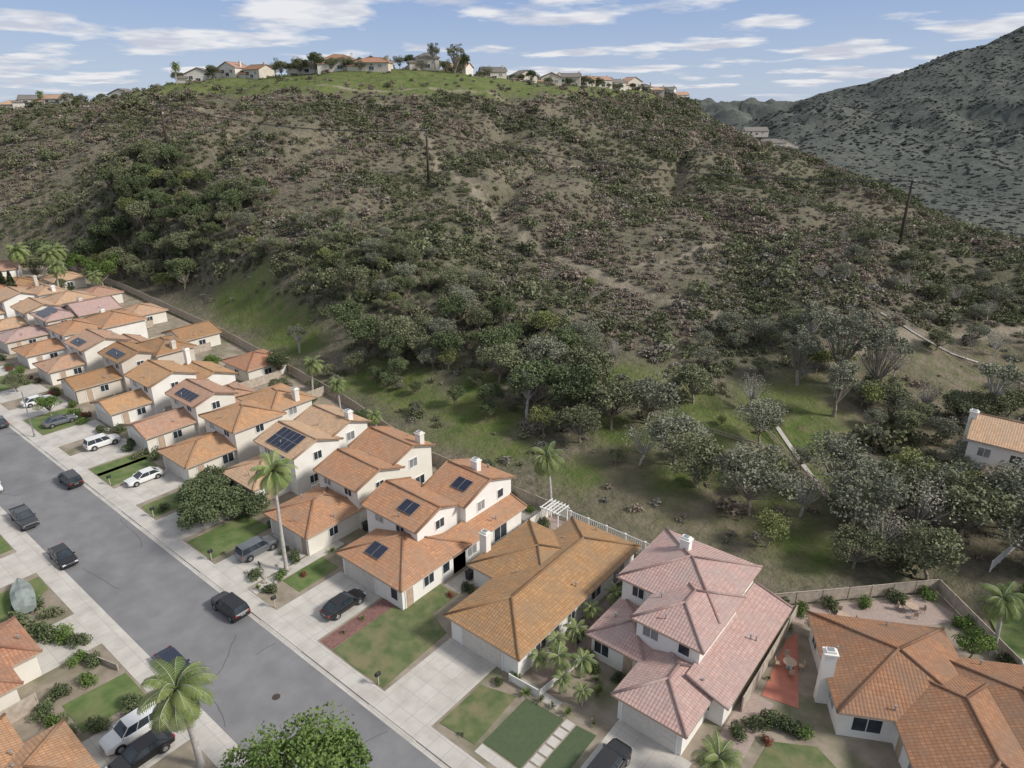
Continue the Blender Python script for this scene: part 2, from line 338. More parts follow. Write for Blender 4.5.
def bush_mesh(name,r,h,leafm,n=420,ls=.16,twig=True,lump=5):
    mb=MB(); vs=[];fs=[];ts=[]
    for l in range(lump):
        a=rng.uniform(0,6.28); d=rng.uniform(.1,.62)*r; cc=np.array([math.cos(a)*d,math.sin(a)*d,h*rng.uniform(.3,.55)]); rr=r*rng.uniform(.4,.62)
        mb.tube((0,0,-.2),tuple(cc),.05,.02,4)
        m=n//lump; g=rng.normal(size=(m,3)); g/=np.linalg.norm(g,axis=1)[:,None]; g*=rng.uniform(.5,1.05,(m,1))
        C=cc+g*np.array([rr,rr,h*.48]); C[:,2]=np.maximum(C[:,2],.02); tone=rng.uniform(.05,.75)
        leaves(vs,fs,ts,C,ls,T=np.clip(tone+rng.normal(size=m)*.18,0,1))
    return finish(name,mb,vs,fs,ts,[M['bark'],leafm])
def palm_mesh(name,h,fr=2.6,nf=30,tr=.17,droop=1.0,royal=False):
    mb=MB(); vs=[];fs=[];ts=[]; bend=Vector((rng.normal()*.25,rng.normal()*.25,0)); p=Vector((0,0,-.3)); k=9
    for i in range(k):
        u=(i+1)/k; q=Vector((bend.x*u*u,bend.y*u*u,-.3+(h+.3)*u)); mb.tube(p,q,tr*(1.35-.5*u+(.25 if i==0 else 0)),tr*(1.3-.5*u),8); p=q
    top=p
    for s in range(nf):
        az=2.4*s+rng.uniform(-.2,.2); el=math.radians(80-115*(s/nf)+rng.uniform(-8,8)); L=fr*rng.uniform(.85,1.1)
        d=Vector((math.cos(az),math.sin(az),0)); side=Vector((-math.sin(az),math.cos(az),0)); q=Vector(top); ang=el; st=11; tone=rng.uniform(.1,.9) if s<nf*.85 else 0.95
        for j in range(st):
            dirv=d*math.cos(ang)+Vector((0,0,math.sin(ang))); q2=q+dirv*(L/st); mb.tube(q,q2,.035*(1-j/st)+.008,.03*(1-j/st)+.006,3)
            ang-=droop*.17*(.6+j/st); ll=.62*math.sin(math.pi*min(1,(j+1.2)/(st+.8)))**.7*fr/2.6
            for sd in(-1,1):
                for e in(0,.5):
                    b0=q.lerp(q2,e); tip=b0+side*sd*ll*.8+dirv*ll*.45+Vector((0,0,-ll*.42)); wv=dirv*.055*fr/2.6
                    V=np.array([b0-wv,b0+wv,tip+wv*.4,tip-wv*.4]); i0=sum(len(x) for x in vs); vs.append(V); fs.append(np.arange(i0,i0+4).reshape(1,4)); ts.append(np.full(4,min(1,max(0,tone+rng.normal()*.12))))
            q=q2
    return finish(name,mb,vs,fs,ts,[M['bark_pale'],M['leaf_palm']])
def cyp_mesh(name,h,r):
    mb=MB(); vs=[];fs=[];ts=[]; mb.tube((0,0,-.3),(0,0,h*.9),.14,.03,6)
    n=1500; z=rng.uniform(.03,1,n); rad=r*np.clip(np.sin(np.pi*np.clip(z,.0,1)**.7*.93+.2),.02,1)**.8*rng.uniform(.6,1.1,n); a=rng.uniform(0,6.28,n)
    leaves(vs,fs,ts,np.stack([rad*np.cos(a),rad*np.sin(a),z*h],1),.17); return finish(name,mb,vs,fs,ts,[M['bark'],M['leaf_cyp']])
def spiky_mesh(name,r,h,leafm):
    mb=MB(); vs=[];fs=[];ts=[]; mb.tube((0,0,-.1),(0,0,h*.25),.07,.06,6)
    for i in range(46):
        a=rng.uniform(0,6.28); e=rng.uniform(.15,1.45); L=r*rng.uniform(.8,1.1); d=Vector((math.cos(a)*math.cos(e),math.sin(a)*math.cos(e),math.sin(e)*h/r)); sd=Vector((-math.sin(a),math.cos(a),0))*.06*r
        b0=Vector((0,0,h*.22)); m_=b0+d*L*.55; tp=b0+d*L-Vector((0,0,.2*L*math.cos(e)))
        i0=sum(len(x) for x in vs); vs.append(np.array([b0-sd*.5,b0+sd*.5,m_+sd,tp,m_-sd])[[0,1,2,4]]); fs.append(np.arange(i0,i0+4).reshape(1,4)); ts.append(np.full(4,rng.uniform(0,1)))
        i0+=4; vs.append(np.array([m_-sd,m_+sd,tp+sd*.05,tp-sd*.05])); fs.append(np.arange(i0,i0+4).reshape(1,4)); ts.append(np.full(4,rng.uniform(0,1)))
    return finish(name,mb,vs,fs,ts,[M['bark'],leafm])

# ---------------------------------------------------------------- instanced masses
def scatter(name,pts,scl,rot,ids,objs):
    col=bpy.data.collections.new(name+'_library')
    for o in objs: col.objects.link(o)
    me=bpy.data.meshes.new(name); me.from_pydata(pts.tolist(),[],[])
    for nme,typ,arr in(('scl','FLOAT',scl),('rot','FLOAT',rot),('idx','INT',ids)):
        a=me.attributes.new(nme,typ,'POINT'); a.data.foreach_set('value',np.asarray(arr,dtype=np.int32 if typ=='INT' else np.float32))
    o=obj(name,me); g=bpy.data.node_groups.new(name+'_nodes','GeometryNodeTree')
    g.interface.new_socket('Geometry',in_out='INPUT',socket_type='NodeSocketGeometry'); g.interface.new_socket('Geometry',in_out='OUTPUT',socket_type='NodeSocketGeometry')
    gi=g.nodes.new('NodeGroupInput'); go=g.nodes.new('NodeGroupOutput'); ip=g.nodes.new('GeometryNodeInstanceOnPoints'); ci=g.nodes.new('GeometryNodeCollectionInfo')
    ci.inputs['Collection'].default_value=col; ci.inputs['Separate Children'].default_value=True; ci.inputs['Reset Children'].default_value=True
    def na(n,t):
        q=g.nodes.new('GeometryNodeInputNamedAttribute'); q.data_type=t; q.inputs['Name'].default_value=n
        return [s for s in q.outputs if s.enabled and s.name=='Attribute'][0]
    cx=g.nodes.new('ShaderNodeCombineXYZ'); L=g.links.new
    L(gi.outputs[0],ip.inputs['Points']); L(ci.outputs[0],ip.inputs['Instance']); ip.inputs['Pick Instance'].default_value=True
    L(na('idx','INT'),ip.inputs['Instance Index']); L(na('rot','FLOAT'),cx.inputs[2]); L(cx.outputs[0],ip.inputs['Rotation'])
    L(na('scl','FLOAT'),ip.inputs['Scale']); L(ip.outputs[0],go.inputs[0])
    md=o.modifiers.new('instances','NODES'); md.node_group=g; return o
def libobj(name,me): return bpy.data.objects.new(name,me)

bl=[]
specs=[('brush_brown',1.1,.9),('brush_olive',1.2,1.1),('brush_grey',1.1,.9),('brush_olive',1.3,1.3),('brush_brown',1.0,.8),('brush_green',1.4,1.5),('brush_grey',1.3,1.1),('brush_brown',1.3,1.1)]
for i,(m,r,h) in enumerate(specs): bl.append(libobj('brush_%s_%d'%('abcdefgh'[i],i),bush_mesh('brush_%d'%i,r,h,M[m],n=150,ls=.2,lump=5)))
NB=200000
X=rng.uniform(-330,230,NB); Y=60+(640-60)*rng.uniform(0,1,NB)**1.15
keep=(np.abs(X/ (Y+25))<.86); X=X[keep];Y=Y[keep]
x,y=H2S(X,Y); d=y-tb(-x); k=d>3; x=x[k];y=y[k];X=X[k];Y=Y[k]
z=height(x,y); g,pp,dr=cover(x,y,z)
cl=np.array([noise.fractal(Vector((a/26,b/26,2)),1,2,3) for a,b in zip(X,Y)])
prob=np.clip(.80+cl*1.1,.25,1)*(1-.96*g)*(1-pp)*(1-.8*dr)
flatk=np.clip((z-1.0)/6,.25,1); prob*=flatk
k=rng.uniform(size=len(x))<prob; x,y,z,X,Y,cl=x[k],y[k],z[k],X[k],Y[k],cl[k]
sel=np.array([1.3*noise.fractal(Vector((a/44,b/44,12)),1,2,3) for a,b in zip(X,Y)])+rng.normal(size=len(x))*.28+.10+(z-25)/200
ids=np.clip(((sel+.65)/1.3*8),0,7).astype(int); order=np.array([5,3,1,1,6,2,0,7]); ids=order[ids]
bigm=rng.uniform(size=len(x))<.09
sc=rng.uniform(.4,1.0,len(x))*(1+.25*np.clip(cl,-1,1))*(1+np.clip((Y-250)/500,0,.6))*np.where(bigm,rng.uniform(1.5,2.3,len(x)),1)
ids=np.where(bigm&(rng.uniform(size=len(x))<.5),np.where(rng.uniform(size=len(x))<.4,5,3),ids)
scatter('hillside_brush',np.stack([x,y,z-.12],1),sc,rng.uniform(0,6.28,len(x)),ids,bl)
nbrush=len(x)
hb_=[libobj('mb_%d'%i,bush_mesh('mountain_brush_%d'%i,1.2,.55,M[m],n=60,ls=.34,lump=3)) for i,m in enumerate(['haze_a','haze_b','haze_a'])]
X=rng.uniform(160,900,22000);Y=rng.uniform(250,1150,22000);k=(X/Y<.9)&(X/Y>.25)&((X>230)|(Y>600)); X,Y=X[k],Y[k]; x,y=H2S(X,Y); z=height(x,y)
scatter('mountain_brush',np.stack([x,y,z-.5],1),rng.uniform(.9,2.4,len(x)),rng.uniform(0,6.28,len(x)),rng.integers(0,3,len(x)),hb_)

TM={}
TM['oak']=[tree_mesh('oak_%d'%i,7.5,4.2,M['leaf_olive'],M['bark'],34,170,.17,.22) for i in range(3)]
TM['greyoak']=[tree_mesh('greyoak_%d'%i,7.5,4.2,M['leaf_grey'],M['bark'],32,130,.16,.25) for i in range(3)]
TM['dark']=[tree_mesh('darktree_%d'%i,8,3.8,M['leaf_dark'],M['bark'],32,170,.17,.2) for i in range(3)]
TM['euc']=[tree_mesh('eucalyptus_%d'%i,13,3.6,M['leaf_grey'],M['bark_pale'],30,80,.2,.35,1,.9,.28) for i in range(2)]
TM['pine']=[tree_mesh('pine_%d'%i,14,4,M['leaf_grey'],M['bark'],38,90,.19,.2,1,.6,.25) for i in range(2)]
TM['bright']=[tree_mesh('bright_%d'%i,7,3.4,M['leaf_bright'],M['bark'],28,180,.16,.25) for i in range(2)]
TM['yellow']=[tree_mesh('yellow_%d'%i,6.5,3.8,M['leaf_yellow'],M['bark'],26,130,.17,.22) for i in range(2)]
TM['bare']=[tree_mesh('bare_%d'%i,7.5,3.8,M['brush_grey'],M['bark_pale'],34,26,.12,.25,1,.9,.34) for i in range(2)]
fill=[]
def addfill(s0,s1,t0,t1,n,kinds,lo=.5,hi=1.0):
    for _ in range(n): fill.append((-random.uniform(s0,s1),random.uniform(t0,t1),random.choice(kinds),random.uniform(lo,hi)))
LIB=[('oak',0),('oak',1),('greyoak',0),('greyoak',1),('dark',0),('dark',1),('greyoak',2),('oak',2),('yellow',0),('bare',0),('yellow',1),('bare',1)]
addfill(95,200,92,114,50,[0,1,3,7,2,4,8],.4,.8); addfill(100,170,88,94,18,[0,1,4,7],.3,.5); addfill(180,250,82,112,80,[0,1,4,5,8],.6,1.15); addfill(50,95,82,106,50,[0,2,3,4,7,8,11],.45,.9)
addfill(58,104,70,82,12,[0,7,4,2],.22,.5)
addfill(0,50,112,135,42,[0,2,3,1,6,7,8,9,11],.45,.85); addfill(-40,5,85,125,34,[2,3,6,0,7,8,9],.5,.95); addfill(-60,0,130,165,34,[0,2,3,9],.4,.75); addfill(-40,45,145,195,56,[0,2,3,6,7,9,11],.3,.7); addfill(10,50,70,110,16,[2,3,8,7,11],.25,.5)
for _ in range(620):
    Xh=random.uniform(-300,180);Yh=random.uniform(120,440)
    if abs(Xh)/(Yh+20)>.85: continue
    xx,yy=H2S(Xh,Yh)
    if yy-float(tb(-xx))<10: continue
    if noise.noise(Vector((Xh/34,Yh/34,4)))<.1 and random.random()<.72: continue
    fill.append((xx,yy,random.choice([0,1,2,3,6,7,7,0,8,9]),random.uniform(.16,.38)))
fa=np.array([(a,b) for a,b,_,_ in fill]); fz=height(fa[:,0],fa[:,1]); g_,p_,_d=cover(fa[:,0],fa[:,1],fz); fs_=np.array([f[3] for f in fill]); kk=((g_<.5)|((fs_<.5)&(fz<20)))&(p_<.3)
scatter('canyon_trees',np.stack([fa[kk,0],fa[kk,1],fz[kk]-.2],1),fs_[kk],rng.uniform(0,6.28,kk.sum()),np.array([f[2] for f in fill])[kk],[libobj('ct_%02d'%i,TM[a][b]) for i,(a,b) in enumerate(LIB)])

def place(name,me,s,t,sc=1,rz=None,z=None,zs=None):
    zz=hz1(-s,t) if z is None else z
    return obj(name,me,None,(-s,t,zz),random.uniform(0,6.28) if rz is None else rz,(sc,sc,sc*(zs or 1)))
for k_,s,t,sc in [('dark',62,82,1.15),('oak',72,85,1.0),('dark',54,84,1.2),('oak',48,84,1.1),('greyoak',45,89,1.1),('greyoak',36,81,1.1),('oak',31,78,1.05),('greyoak',23,76,1.2),('greyoak',12,80,1.25),('bare',6,83,1.2),('oak',1,86,1.2),
 ('greyoak',16,88,1.1),('yellow',8,92,1.1),('greyoak',-3,94,1.2),('yellow',24,84,.8),('dark',83,84,.9),('oak',95,82,1.0),('dark',101,80,1.0),('dark',76,88,1.0),('oak',42,100,.9),('bare',34,104,.9),('oak',58,92,1.1),('greyoak',66,92,1.0),('greyoak',29,95,.9),('greyoak',-8,86,1.1),('oak',3,76,.9),('greyoak',-12,78,1.0),('oak',10,73,.7),('yellow',19,71,.7),('dark',109,82,1.0),('oak',116,90,1.1),
 ('bare',40,78,.9),('oak',9,86,1.1),('greyoak',5,89,1.0),('oak',50,78,.8),('dark',68,78,.6),('dark',74,76,.45),('yellow',56,77,.7),('dark',88,77,.6),('oak',99,75,.6),('bare',8,77,.9),('bare',18,80,.9),('dark',92,80,.8),('oak',88,82,.8)]:
    place({'dark':'evergreen_tree','bare':'bare_sycamore_tree','yellow':'willow_tree'}.get(k_,'oak_tree'),random.choice(TM[k_]),s,t,sc)
for s,t,sc in [(33,128,.85),(27,132,.8),(3,126,.9),(-14,128,.95),(-18,120,.8),(-22,135,.9),(61,79,.65),(118,76,.5)]: place('eucalyptus_tree',random.choice(TM['euc']),s,t,sc)
for s,t,sc in [(27,122,1.05),(20,124,1),(23,112,.8),(31,118,.8)]: place('pine_tree',random.choice(TM['pine']),s,t,sc)

# ---------------------------------------------------------------- houses
def rect_uvs(pts,o,u,v): return [((Vector(p)-o).dot(u),(Vector(p)-o).dot(v)) for p in pts]
class Roof:
    def __init__(s,mb,x0,x1,y0,y1,z,p,kind,oh=.5,cap=True):
        s.pl={}; X0,X1,Y0,Y1=x0-oh,x1+oh,y0-oh,y1+oh; ze=z-.02; th=.2
        def slope(name,pts):
            a=Vector(pts[0]);b=Vector(pts[1]); u=(b-a).normalized(); n=(b-a).cross(Vector(pts[2])-a).normalized()
            if n.z<0: n=-n
            v=n.cross(u).normalized()
            if v.z<0: v=-v
            mb.face(pts,0,rect_uvs(pts,a,u,v)); s.pl[name]=(a,u,v,n,(b-a).length)
        w,l=X1-X0,Y1-Y0
        if kind=='hip':
            hh=min(w,l)/2; zr=ze+hh*p
            if l>=w: r0=((X0+X1)/2,Y0+hh,zr); r1=((X0+X1)/2,Y1-hh,zr)
            else: r0=(X0+hh,(Y0+Y1)/2,zr); r1=(X1-hh,(Y0+Y1)/2,zr)
            A,B,C,D=(X0,Y0,ze),(X1,Y0,ze),(X1,Y1,ze),(X0,Y1,ze)
            if l>=w:
                slope('S',[A,B,r0]);slope('E',[B,C,r1,r0]);slope('N',[C,D,r1]);slope('W',[D,A,r0,r1]); edges=[(A,r0),(B,r0),(C,r1),(D,r1),(r0,r1)]
            else:
                slope('S',[A,B,r1,r0]);slope('E',[B,C,r1]);slope('N',[C,D,r0,r1]);slope('W',[D,A,r0]); edges=[(A,r0),(D,r0),(B,r1),(C,r1),(r0,r1)]
            s.zr=zr
            for a,b in((A,B),(B,C),(C,D),(D,A)): mb.face([(a[0],a[1],ze-th),(b[0],b[1],ze-th),b,a],1)
            mb.face([(q[0],q[1],ze-th) for q in(D,C,B,A)],1)
        elif kind in('gx','gy'):
            if kind=='gx':
                hh=l/2; zr=ze+hh*p; X0+=.15;X1-=.15; ym=(Y0+Y1)/2; A,B,C,D=(X0,Y0,ze),(X1,Y0,ze),(X1,Y1,ze),(X0,Y1,ze); r0=(X0,ym,zr);r1=(X1,ym,zr)
                slope('S',[A,B,r1,r0]);slope('N',[C,D,r0,r1]); ends=[(A,r0,D),(B,r1,C)]; eaves=[(A,B),(C,D)]
            else:
                hh=w/2; zr=ze+hh*p; Y0+=.15;Y1-=.15; xm=(X0+X1)/2; A,B,C,D=(X0,Y0,ze),(X1,Y0,ze),(X1,Y1,ze),(X0,Y1,ze); r0=(xm,Y0,zr);r1=(xm,Y1,zr)
                slope('E',[B,C,r1,r0]);slope('W',[D,A,r0,r1]); ends=[(A,r0,B),(D,r1,C)]; eaves=[(B,C),(D,A)]
            dn=lambda q:(q[0],q[1],q[2]-th)
            for a,r,b in ends:
                mb.face([dn(a),dn(r),r,a],1); mb.face([dn(r),dn(b),b,r],1)
            for a,b in eaves: mb.face([dn(a),dn(b),b,a],1)
            if kind=='gx': mb.face([dn(r0),dn(r1),dn(B),dn(A)],1); mb.face([dn(D),dn(C),dn(r1),dn(r0)],1)
            else: mb.face([dn(B),dn(C),dn(r1),dn(r0)],1); mb.face([dn(r0),dn(r1),dn(D),dn(A)],1)
            edges=[(r0,r1)]+[(a,r) for a,r,b in ends]+[(b,r) for a,r,b in ends]; s.zr=zr
        else:
            zr=ze+(w-oh)*p; X0=x0; A,B,C,D=(X0,Y0,zr),(X1,Y0,ze),(X1,Y1,ze),(X0,Y1,zr); pts=[B,C,D,A]; slope('E',pts); dn=lambda q:(q[0],q[1],q[2]-th)
            for a,b in((A,B),(B,C),(C,D),(D,A)): mb.face([dn(a),dn(b),b,a],1)
            mb.face([dn(q) for q in pts[::-1]],1); edges=[(A,B),(C,D)]; s.zr=zr
        if cap:
            for a,b in edges:
                a=Vector(a);b=Vector(b)
                if (b-a).length>.2: mb.tube(a+Vector((0,0,.03)),b+Vector((0,0,.03)),.13,.13,6,2,True)
def side_frame(r,side):
    x0,x1,y0,y1=r
    if side=='S': return Vector(((x0+x1)/2,y0,0)),Vector((1,0,0)),Vector((0,-1,0))
    if side=='N': return Vector(((x0+x1)/2,y1,0)),Vector((-1,0,0)),Vector((0,1,0))
    if side=='E': return Vector((x1,(y0+y1)/2,0)),Vector((0,1,0)),Vector((1,0,0))
    return Vector((x0,(y0+y1)/2,0)),Vector((0,-1,0)),Vector((-1,0,0))
Z=Vector((0,0,1))
def win(gl,fr,r,side,pos,z,w,h,k=0):
    o,a,n=side_frame(r,side); c=o+a*pos+Z*z
    gl.obox(c+n*.012,(a,n,Z),(w/2,.012,h/2),k)
    t=.08
    fr.obox(c+a*(w/2+t/2)+n*.035,(a,n,Z),(t/2,.035,h/2+t)); fr.obox(c-a*(w/2+t/2)+n*.035,(a,n,Z),(t/2,.035,h/2+t))
    fr.obox(c+Z*(h/2+t/2)+n*.034,(a,n,Z),(w/2,.034,t/2)); fr.obox(c-Z*(h/2+t/2)+n*.05,(a,n,Z),(w/2,.05,t/2))
    if w>1: fr.obox(c+n*.03,(a,n,Z),(.03,.03,h/2-.002))
def house(name,vols,wins=(),garage=None,chim=(),solar=(),roofm='roof_o',wall='stucco',loc=None,rot=0,doors=(),vents=3,absst=True):
    if absst:
        a=vols[0][0]; cx=-(a[0]+a[1])/2; cy=(a[2]+a[3])/2
        conv=lambda r:(-r[1]-cx,-r[0]-cx,r[2]-cy,r[3]-cy); loc=(cx,cy,.1)
    else: conv=lambda r:r; cx=cy=0
    E=obj(name,None,None,loc,rot); E.empty_display_size=2
    wm=MB();rm=MB();gm=MB();fm=MB();dm=MB();cm=MB();sm=MB(); roofs=[];rects=[]
    for v in vols:
        r=conv(v[0]); z0,z1=v[1]; kind=v[2]; p=v[3] if len(v)>3 else .34
        rects.append(r); x0,x1,y0,y1=r; wm.box(x0,x1,y0,y1,z0-.1,z1-.1)
        if kind=='gx':
            zr=z1-.1+((y1-y0)/2+.05)*p
            for xx in(x0,x1): wm.face([(xx,y0,z1-.1),(xx,y1,z1-.1),(xx,(y0+y1)/2,zr)])
        if kind=='gy':
            zr=z1-.1+((x1-x0)/2+.05)*p
            for yy in(y0,y1): wm.face([(x0,yy,z1-.1),(x1,yy,z1-.1),((x0+x1)/2,yy,zr)])
        if kind=='shE':
            zr=z1-.1+(x1-x0)*p
            for yy in(y0,y1): wm.face([(x0,yy,z1-.1),(x1,yy,z1-.1),(x0,yy,zr)])
        roofs.append(Roof(rm,x0,x1,y0,y1,z1,p,kind))
    for i,w in enumerate(wins): win(gm,fm,rects[w[0]],w[1],w[2],w[3],w[4],w[5],1 if (i*7+len(vols))%3==0 else 0)
    if garage:
        vi,side,pos,w=garage[:4]; o,a,n=side_frame(rects[vi],side); c=o+a*pos+Z*1.12; dm.obox(c+n*.02,(a,n,Z),(w/2,.02,1.1),0)
        nc=8 if w>3.5 else 4
        for i in range(nc):
            for j in range(4):
                dm.obox(c+a*(-w/2+(i+.5)*w/nc)+Z*(-1.1+(j+.5)*.55)+n*.05,(a,n,Z),(w/nc/2-.07,.012,.20),0)
        for sgn in(-1,1): fm.obox(c+a*sgn*(w/2+.08)+n*.045,(a,n,Z),(.08,.045,1.12))
        fm.obox(c+Z*1.19+n*.045,(a,n,Z),(w/2+.16,.045,.08))
    for vi,side,pos in doors:
        o,a,n=side_frame(rects[vi],side); c=o+a*pos+Z*1.08; dm.obox(c+n*.03,(a,n,Z),(.48,.03,1.05),1)
        for sgn in(-1,1): fm.obox(c+a*sgn*.54+n*.04,(a,n,Z),(.05,.04,1.08))
        for zz in(-.5,.45): dm.obox(c+Z*zz+n*.065,(a,n,Z),(.3,.012,.36),1)
    for ch in chim:
        x,y,zt=(-ch[0]-cx,ch[1]-cy,ch[2]) if absst else ch; w=.48
        cm.box(x-w,x+w,y-.38,y+.38,0,zt-.35,0); cm.box(x-w-.1,x+w+.1,y-.48,y+.48,zt-.35,zt-.2,0); cm.box(x-w+.08,x+w-.08,y-.3,y+.3,zt-.2,zt,0); cm.box(x-.25,x+.25,y-.2,y+.2,zt,zt+.06,1)
    for vi,side,u0,v0,nu,nv,pw,ph in solar:
        a,u,v,n,L=roofs[vi].pl[side]
        for i in range(nu):
            for j in range(nv):
                c=a+u*(u0+(i+.5)*(pw+.03))+v*(v0+(j+.5)*(ph+.03))+n*.14; sm.obox(c,(u,v,n),(pw/2-.03,ph/2-.03,.022),0); sm.obox(c-n*.008,(u,v,n),(pw/2,ph/2,.02),1)
    for i in range(vents):
        rf=random.choice(roofs); nm=random.choice(list(rf.pl)); a,u,v,n,L=rf.pl[nm]; q=a+u*L*random.uniform(.35,.65)+v*random.uniform(.8,1.6); cm.tube(q-Z*.1,q+Z*.45,.06,.06,8,1,True); cm.tube(q+Z*.4,q+Z*.5,.11,.11,8,1,True)
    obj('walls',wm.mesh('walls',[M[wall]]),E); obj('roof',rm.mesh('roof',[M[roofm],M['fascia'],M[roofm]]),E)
    if gm.v: obj('windows',gm.mesh('windows',[M['glass'],M['blind']]),E)
    if fm.v: obj('trim',fm.mesh('trim',[M['white']]),E)
    if dm.v: obj('doors',dm.mesh('doors',[M['garage'],M['fascia']]),E)
    if cm.v: obj('chimney_and_vents',cm.mesh('chimney',[M[wall],M['metal']]),E)
    if sm.v: obj('solar_panels',sm.mesh('solar',[M['solar'],M['metal']]),E)
    return E
LO=(0,2.9);UP=(0,5.7)
# C : single storey, brown tile
house('stucco_house',[((29.1,37.3,36.8,57.4),LO,'hip'),((31.2,40.9,44,53.8),(0,2.85),'hip')],
 wins=[(0,'E',-7,1.5,1.6,1.1),(0,'E',-4.6,1.6,1.0,.8),(0,'E',-2,1.5,1.2,1.1),(0,'E',2.5,1.5,1.8,1.2),(0,'E',7,1.2,2.2,1.9),(1,'S',2.6,1.6,1.5,1.2),(0,'N',0,1.4,2.2,1.8),(1,'W',0,1.5,1.8,1.2)],
 garage=(0,'S',-.2,4.9),chim=[(41.4,46.5,5.4)],roofm='roof_b',wall='stucco_w',doors=[(1,'S',3.9)],vents=8)
# B : pink two storey
house('stucco_house',[((14.2,20,38.8,46.5),(0,2.8),'hip'),((16.3,25.8,49,58.3),UP,'hip'),((15.9,21.9,44.9,53),(0,5.6),'hip'),((12.8,16.2,43.5,58),(0,2.7),'shE',.3),((20.2,25.6,43.4,49.4),(0,2.75),'hip')],
 wins=[(1,'S',-3,4.6,1.2,1.2),(1,'E',1.5,4.6,1.4,1.1),(2,'E',-1.2,4.7,1.0,1.1),(2,'E',2,4.7,1.2,1.1),(2,'S',-1.6,4.6,1.5,1.2),(2,'S',1.6,4.6,1.0,1.2),(4,'S',-1.6,1.6,1.5,1.6),(3,'E',-4,1.4,1.6,1.1),(3,'E',2,1.4,1.8,1.2),(1,'N',0,4.5,1.8,1.2),(1,'W',0,4.5,1.5,1.2),(2,'W',-1,4.5,1.0,1.1),(3,'S',0,1.5,1.0,1.0)],
 garage=(0,'S',0,4.9),chim=[(22.4,55.2,8.3)],roofm='roof_p',wall='stucco_w',doors=[(4,'S',1.2)],vents=6)
# D
house('stucco_house',[((43.9,53.4,36.5,46),LO,'hip'),((47,55.4,41.8,48.6),(0,5.6),'gx'),((46,52.3,48.4,56.6),(0,5.9),'gx',.36),((43.9,46.4,44,56),(0,2.8),'shE',.3)],
 wins=[(0,'E',-1,1.6,1.4,1.2),(0,'E',1.6,1.6,1.0,1.2),(3,'E',-3,1.5,1.5,1.2),(3,'E',-.4,1.5,.9,1.0),(3,'E',2,1.3,2.2,1.8),(1,'S',-2,4.6,1.3,.9),(1,'S',1.5,4.6,1.3,.9),(1,'E',0,4.7,1.3,1.1),(2,'E',-1.5,4.6,1.2,1.2),(2,'E',2,4.6,1.0,1.1),(0,'S',3.6,1.5,1.0,1.3),(2,'N',0,4.6,1.6,1.2)],
 garage=(0,'S',-1.9,4.9),chim=[(49,53.6,8.7)],solar=[(0,'S',3.1,1.6,2,1,1.1,1.7),(1,'S',4.6,1.5,2,1,1.1,1.7),(2,'S',3.2,1.8,2,1,1.1,1.7)],roofm='roof_o',wall='stucco_w',doors=[(0,'E',-3.8)],vents=6)
# E
house('stucco_house',[((59,66.6,36,45),(0,2.8),'hip'),((58.7,66.3,43.2,50),(0,5.6),'gx'),((59.6,67.6,49.7,56.4),(0,5.9),'gx',.36)],
 wins=[(1,'S',-2,4.6,1.3,1),(1,'S',2,4.6,1.3,1),(1,'E',0,4.6,1.2,1.1),(2,'E',0,4.7,1.3,1.2),(2,'E',1,1.6,1.6,1.3),(0,'E',-1,1.6,1.2,1.1),(1,'E',-1,1.5,1.2,1.1)],
 garage=(0,'S',-1,4.9),chim=[(60.2,55,8.3)],roofm='roof_o',wall='stucco',doors=[(0,'S',3)],vents=5)
house('stucco_house',[((73,80,38,46),(0,2.8),'hip'),((71.2,79.4,43,50.2),(0,5.6),'gx'),((72.2,80.2,49.8,56),(0,5.8),'gx',.36)],
 wins=[(1,'S',-2,4.6,1.3,1),(1,'S',2,4.6,1.3,1),(1,'E',0,4.6,1.2,1.1),(2,'E',0,4.7,1.3,1.2),(2,'E',1,1.6,1.6,1.3),(1,'E',-1,1.5,1.2,1.1)],
 garage=(0,'S',-.5,4.9),chim=[(73,53.5,8.3)],solar=[(1,'S',2,.7,5,2,1.0,1.6)],roofm='roof_t',wall='stucco_w',doors=[(0,'E',-2)],vents=5)
house('stucco_house',[((85.2,92.5,35.5,45),(0,2.8),'hip'),((84.6,93,42.5,50.2),(0,5.6),'hip'),((86,94.5,49.4,56.4),(0,5.7),'hip')],
 wins=[(1,'S',-2,4.6,1.3,1),(1,'S',2,4.6,1.3,1),(1,'E',0,4.6,1.2,1.1),(2,'E',0,4.7,1.3,1.2),(0,'E',1,1.6,1.6,1.3)],
 garage=(0,'S',-.5,4.9),chim=[(86.5,54,8)],roofm='roof_o',wall='stucco',doors=[(0,'E',-3)],vents=5)
s0=97.5; k=0
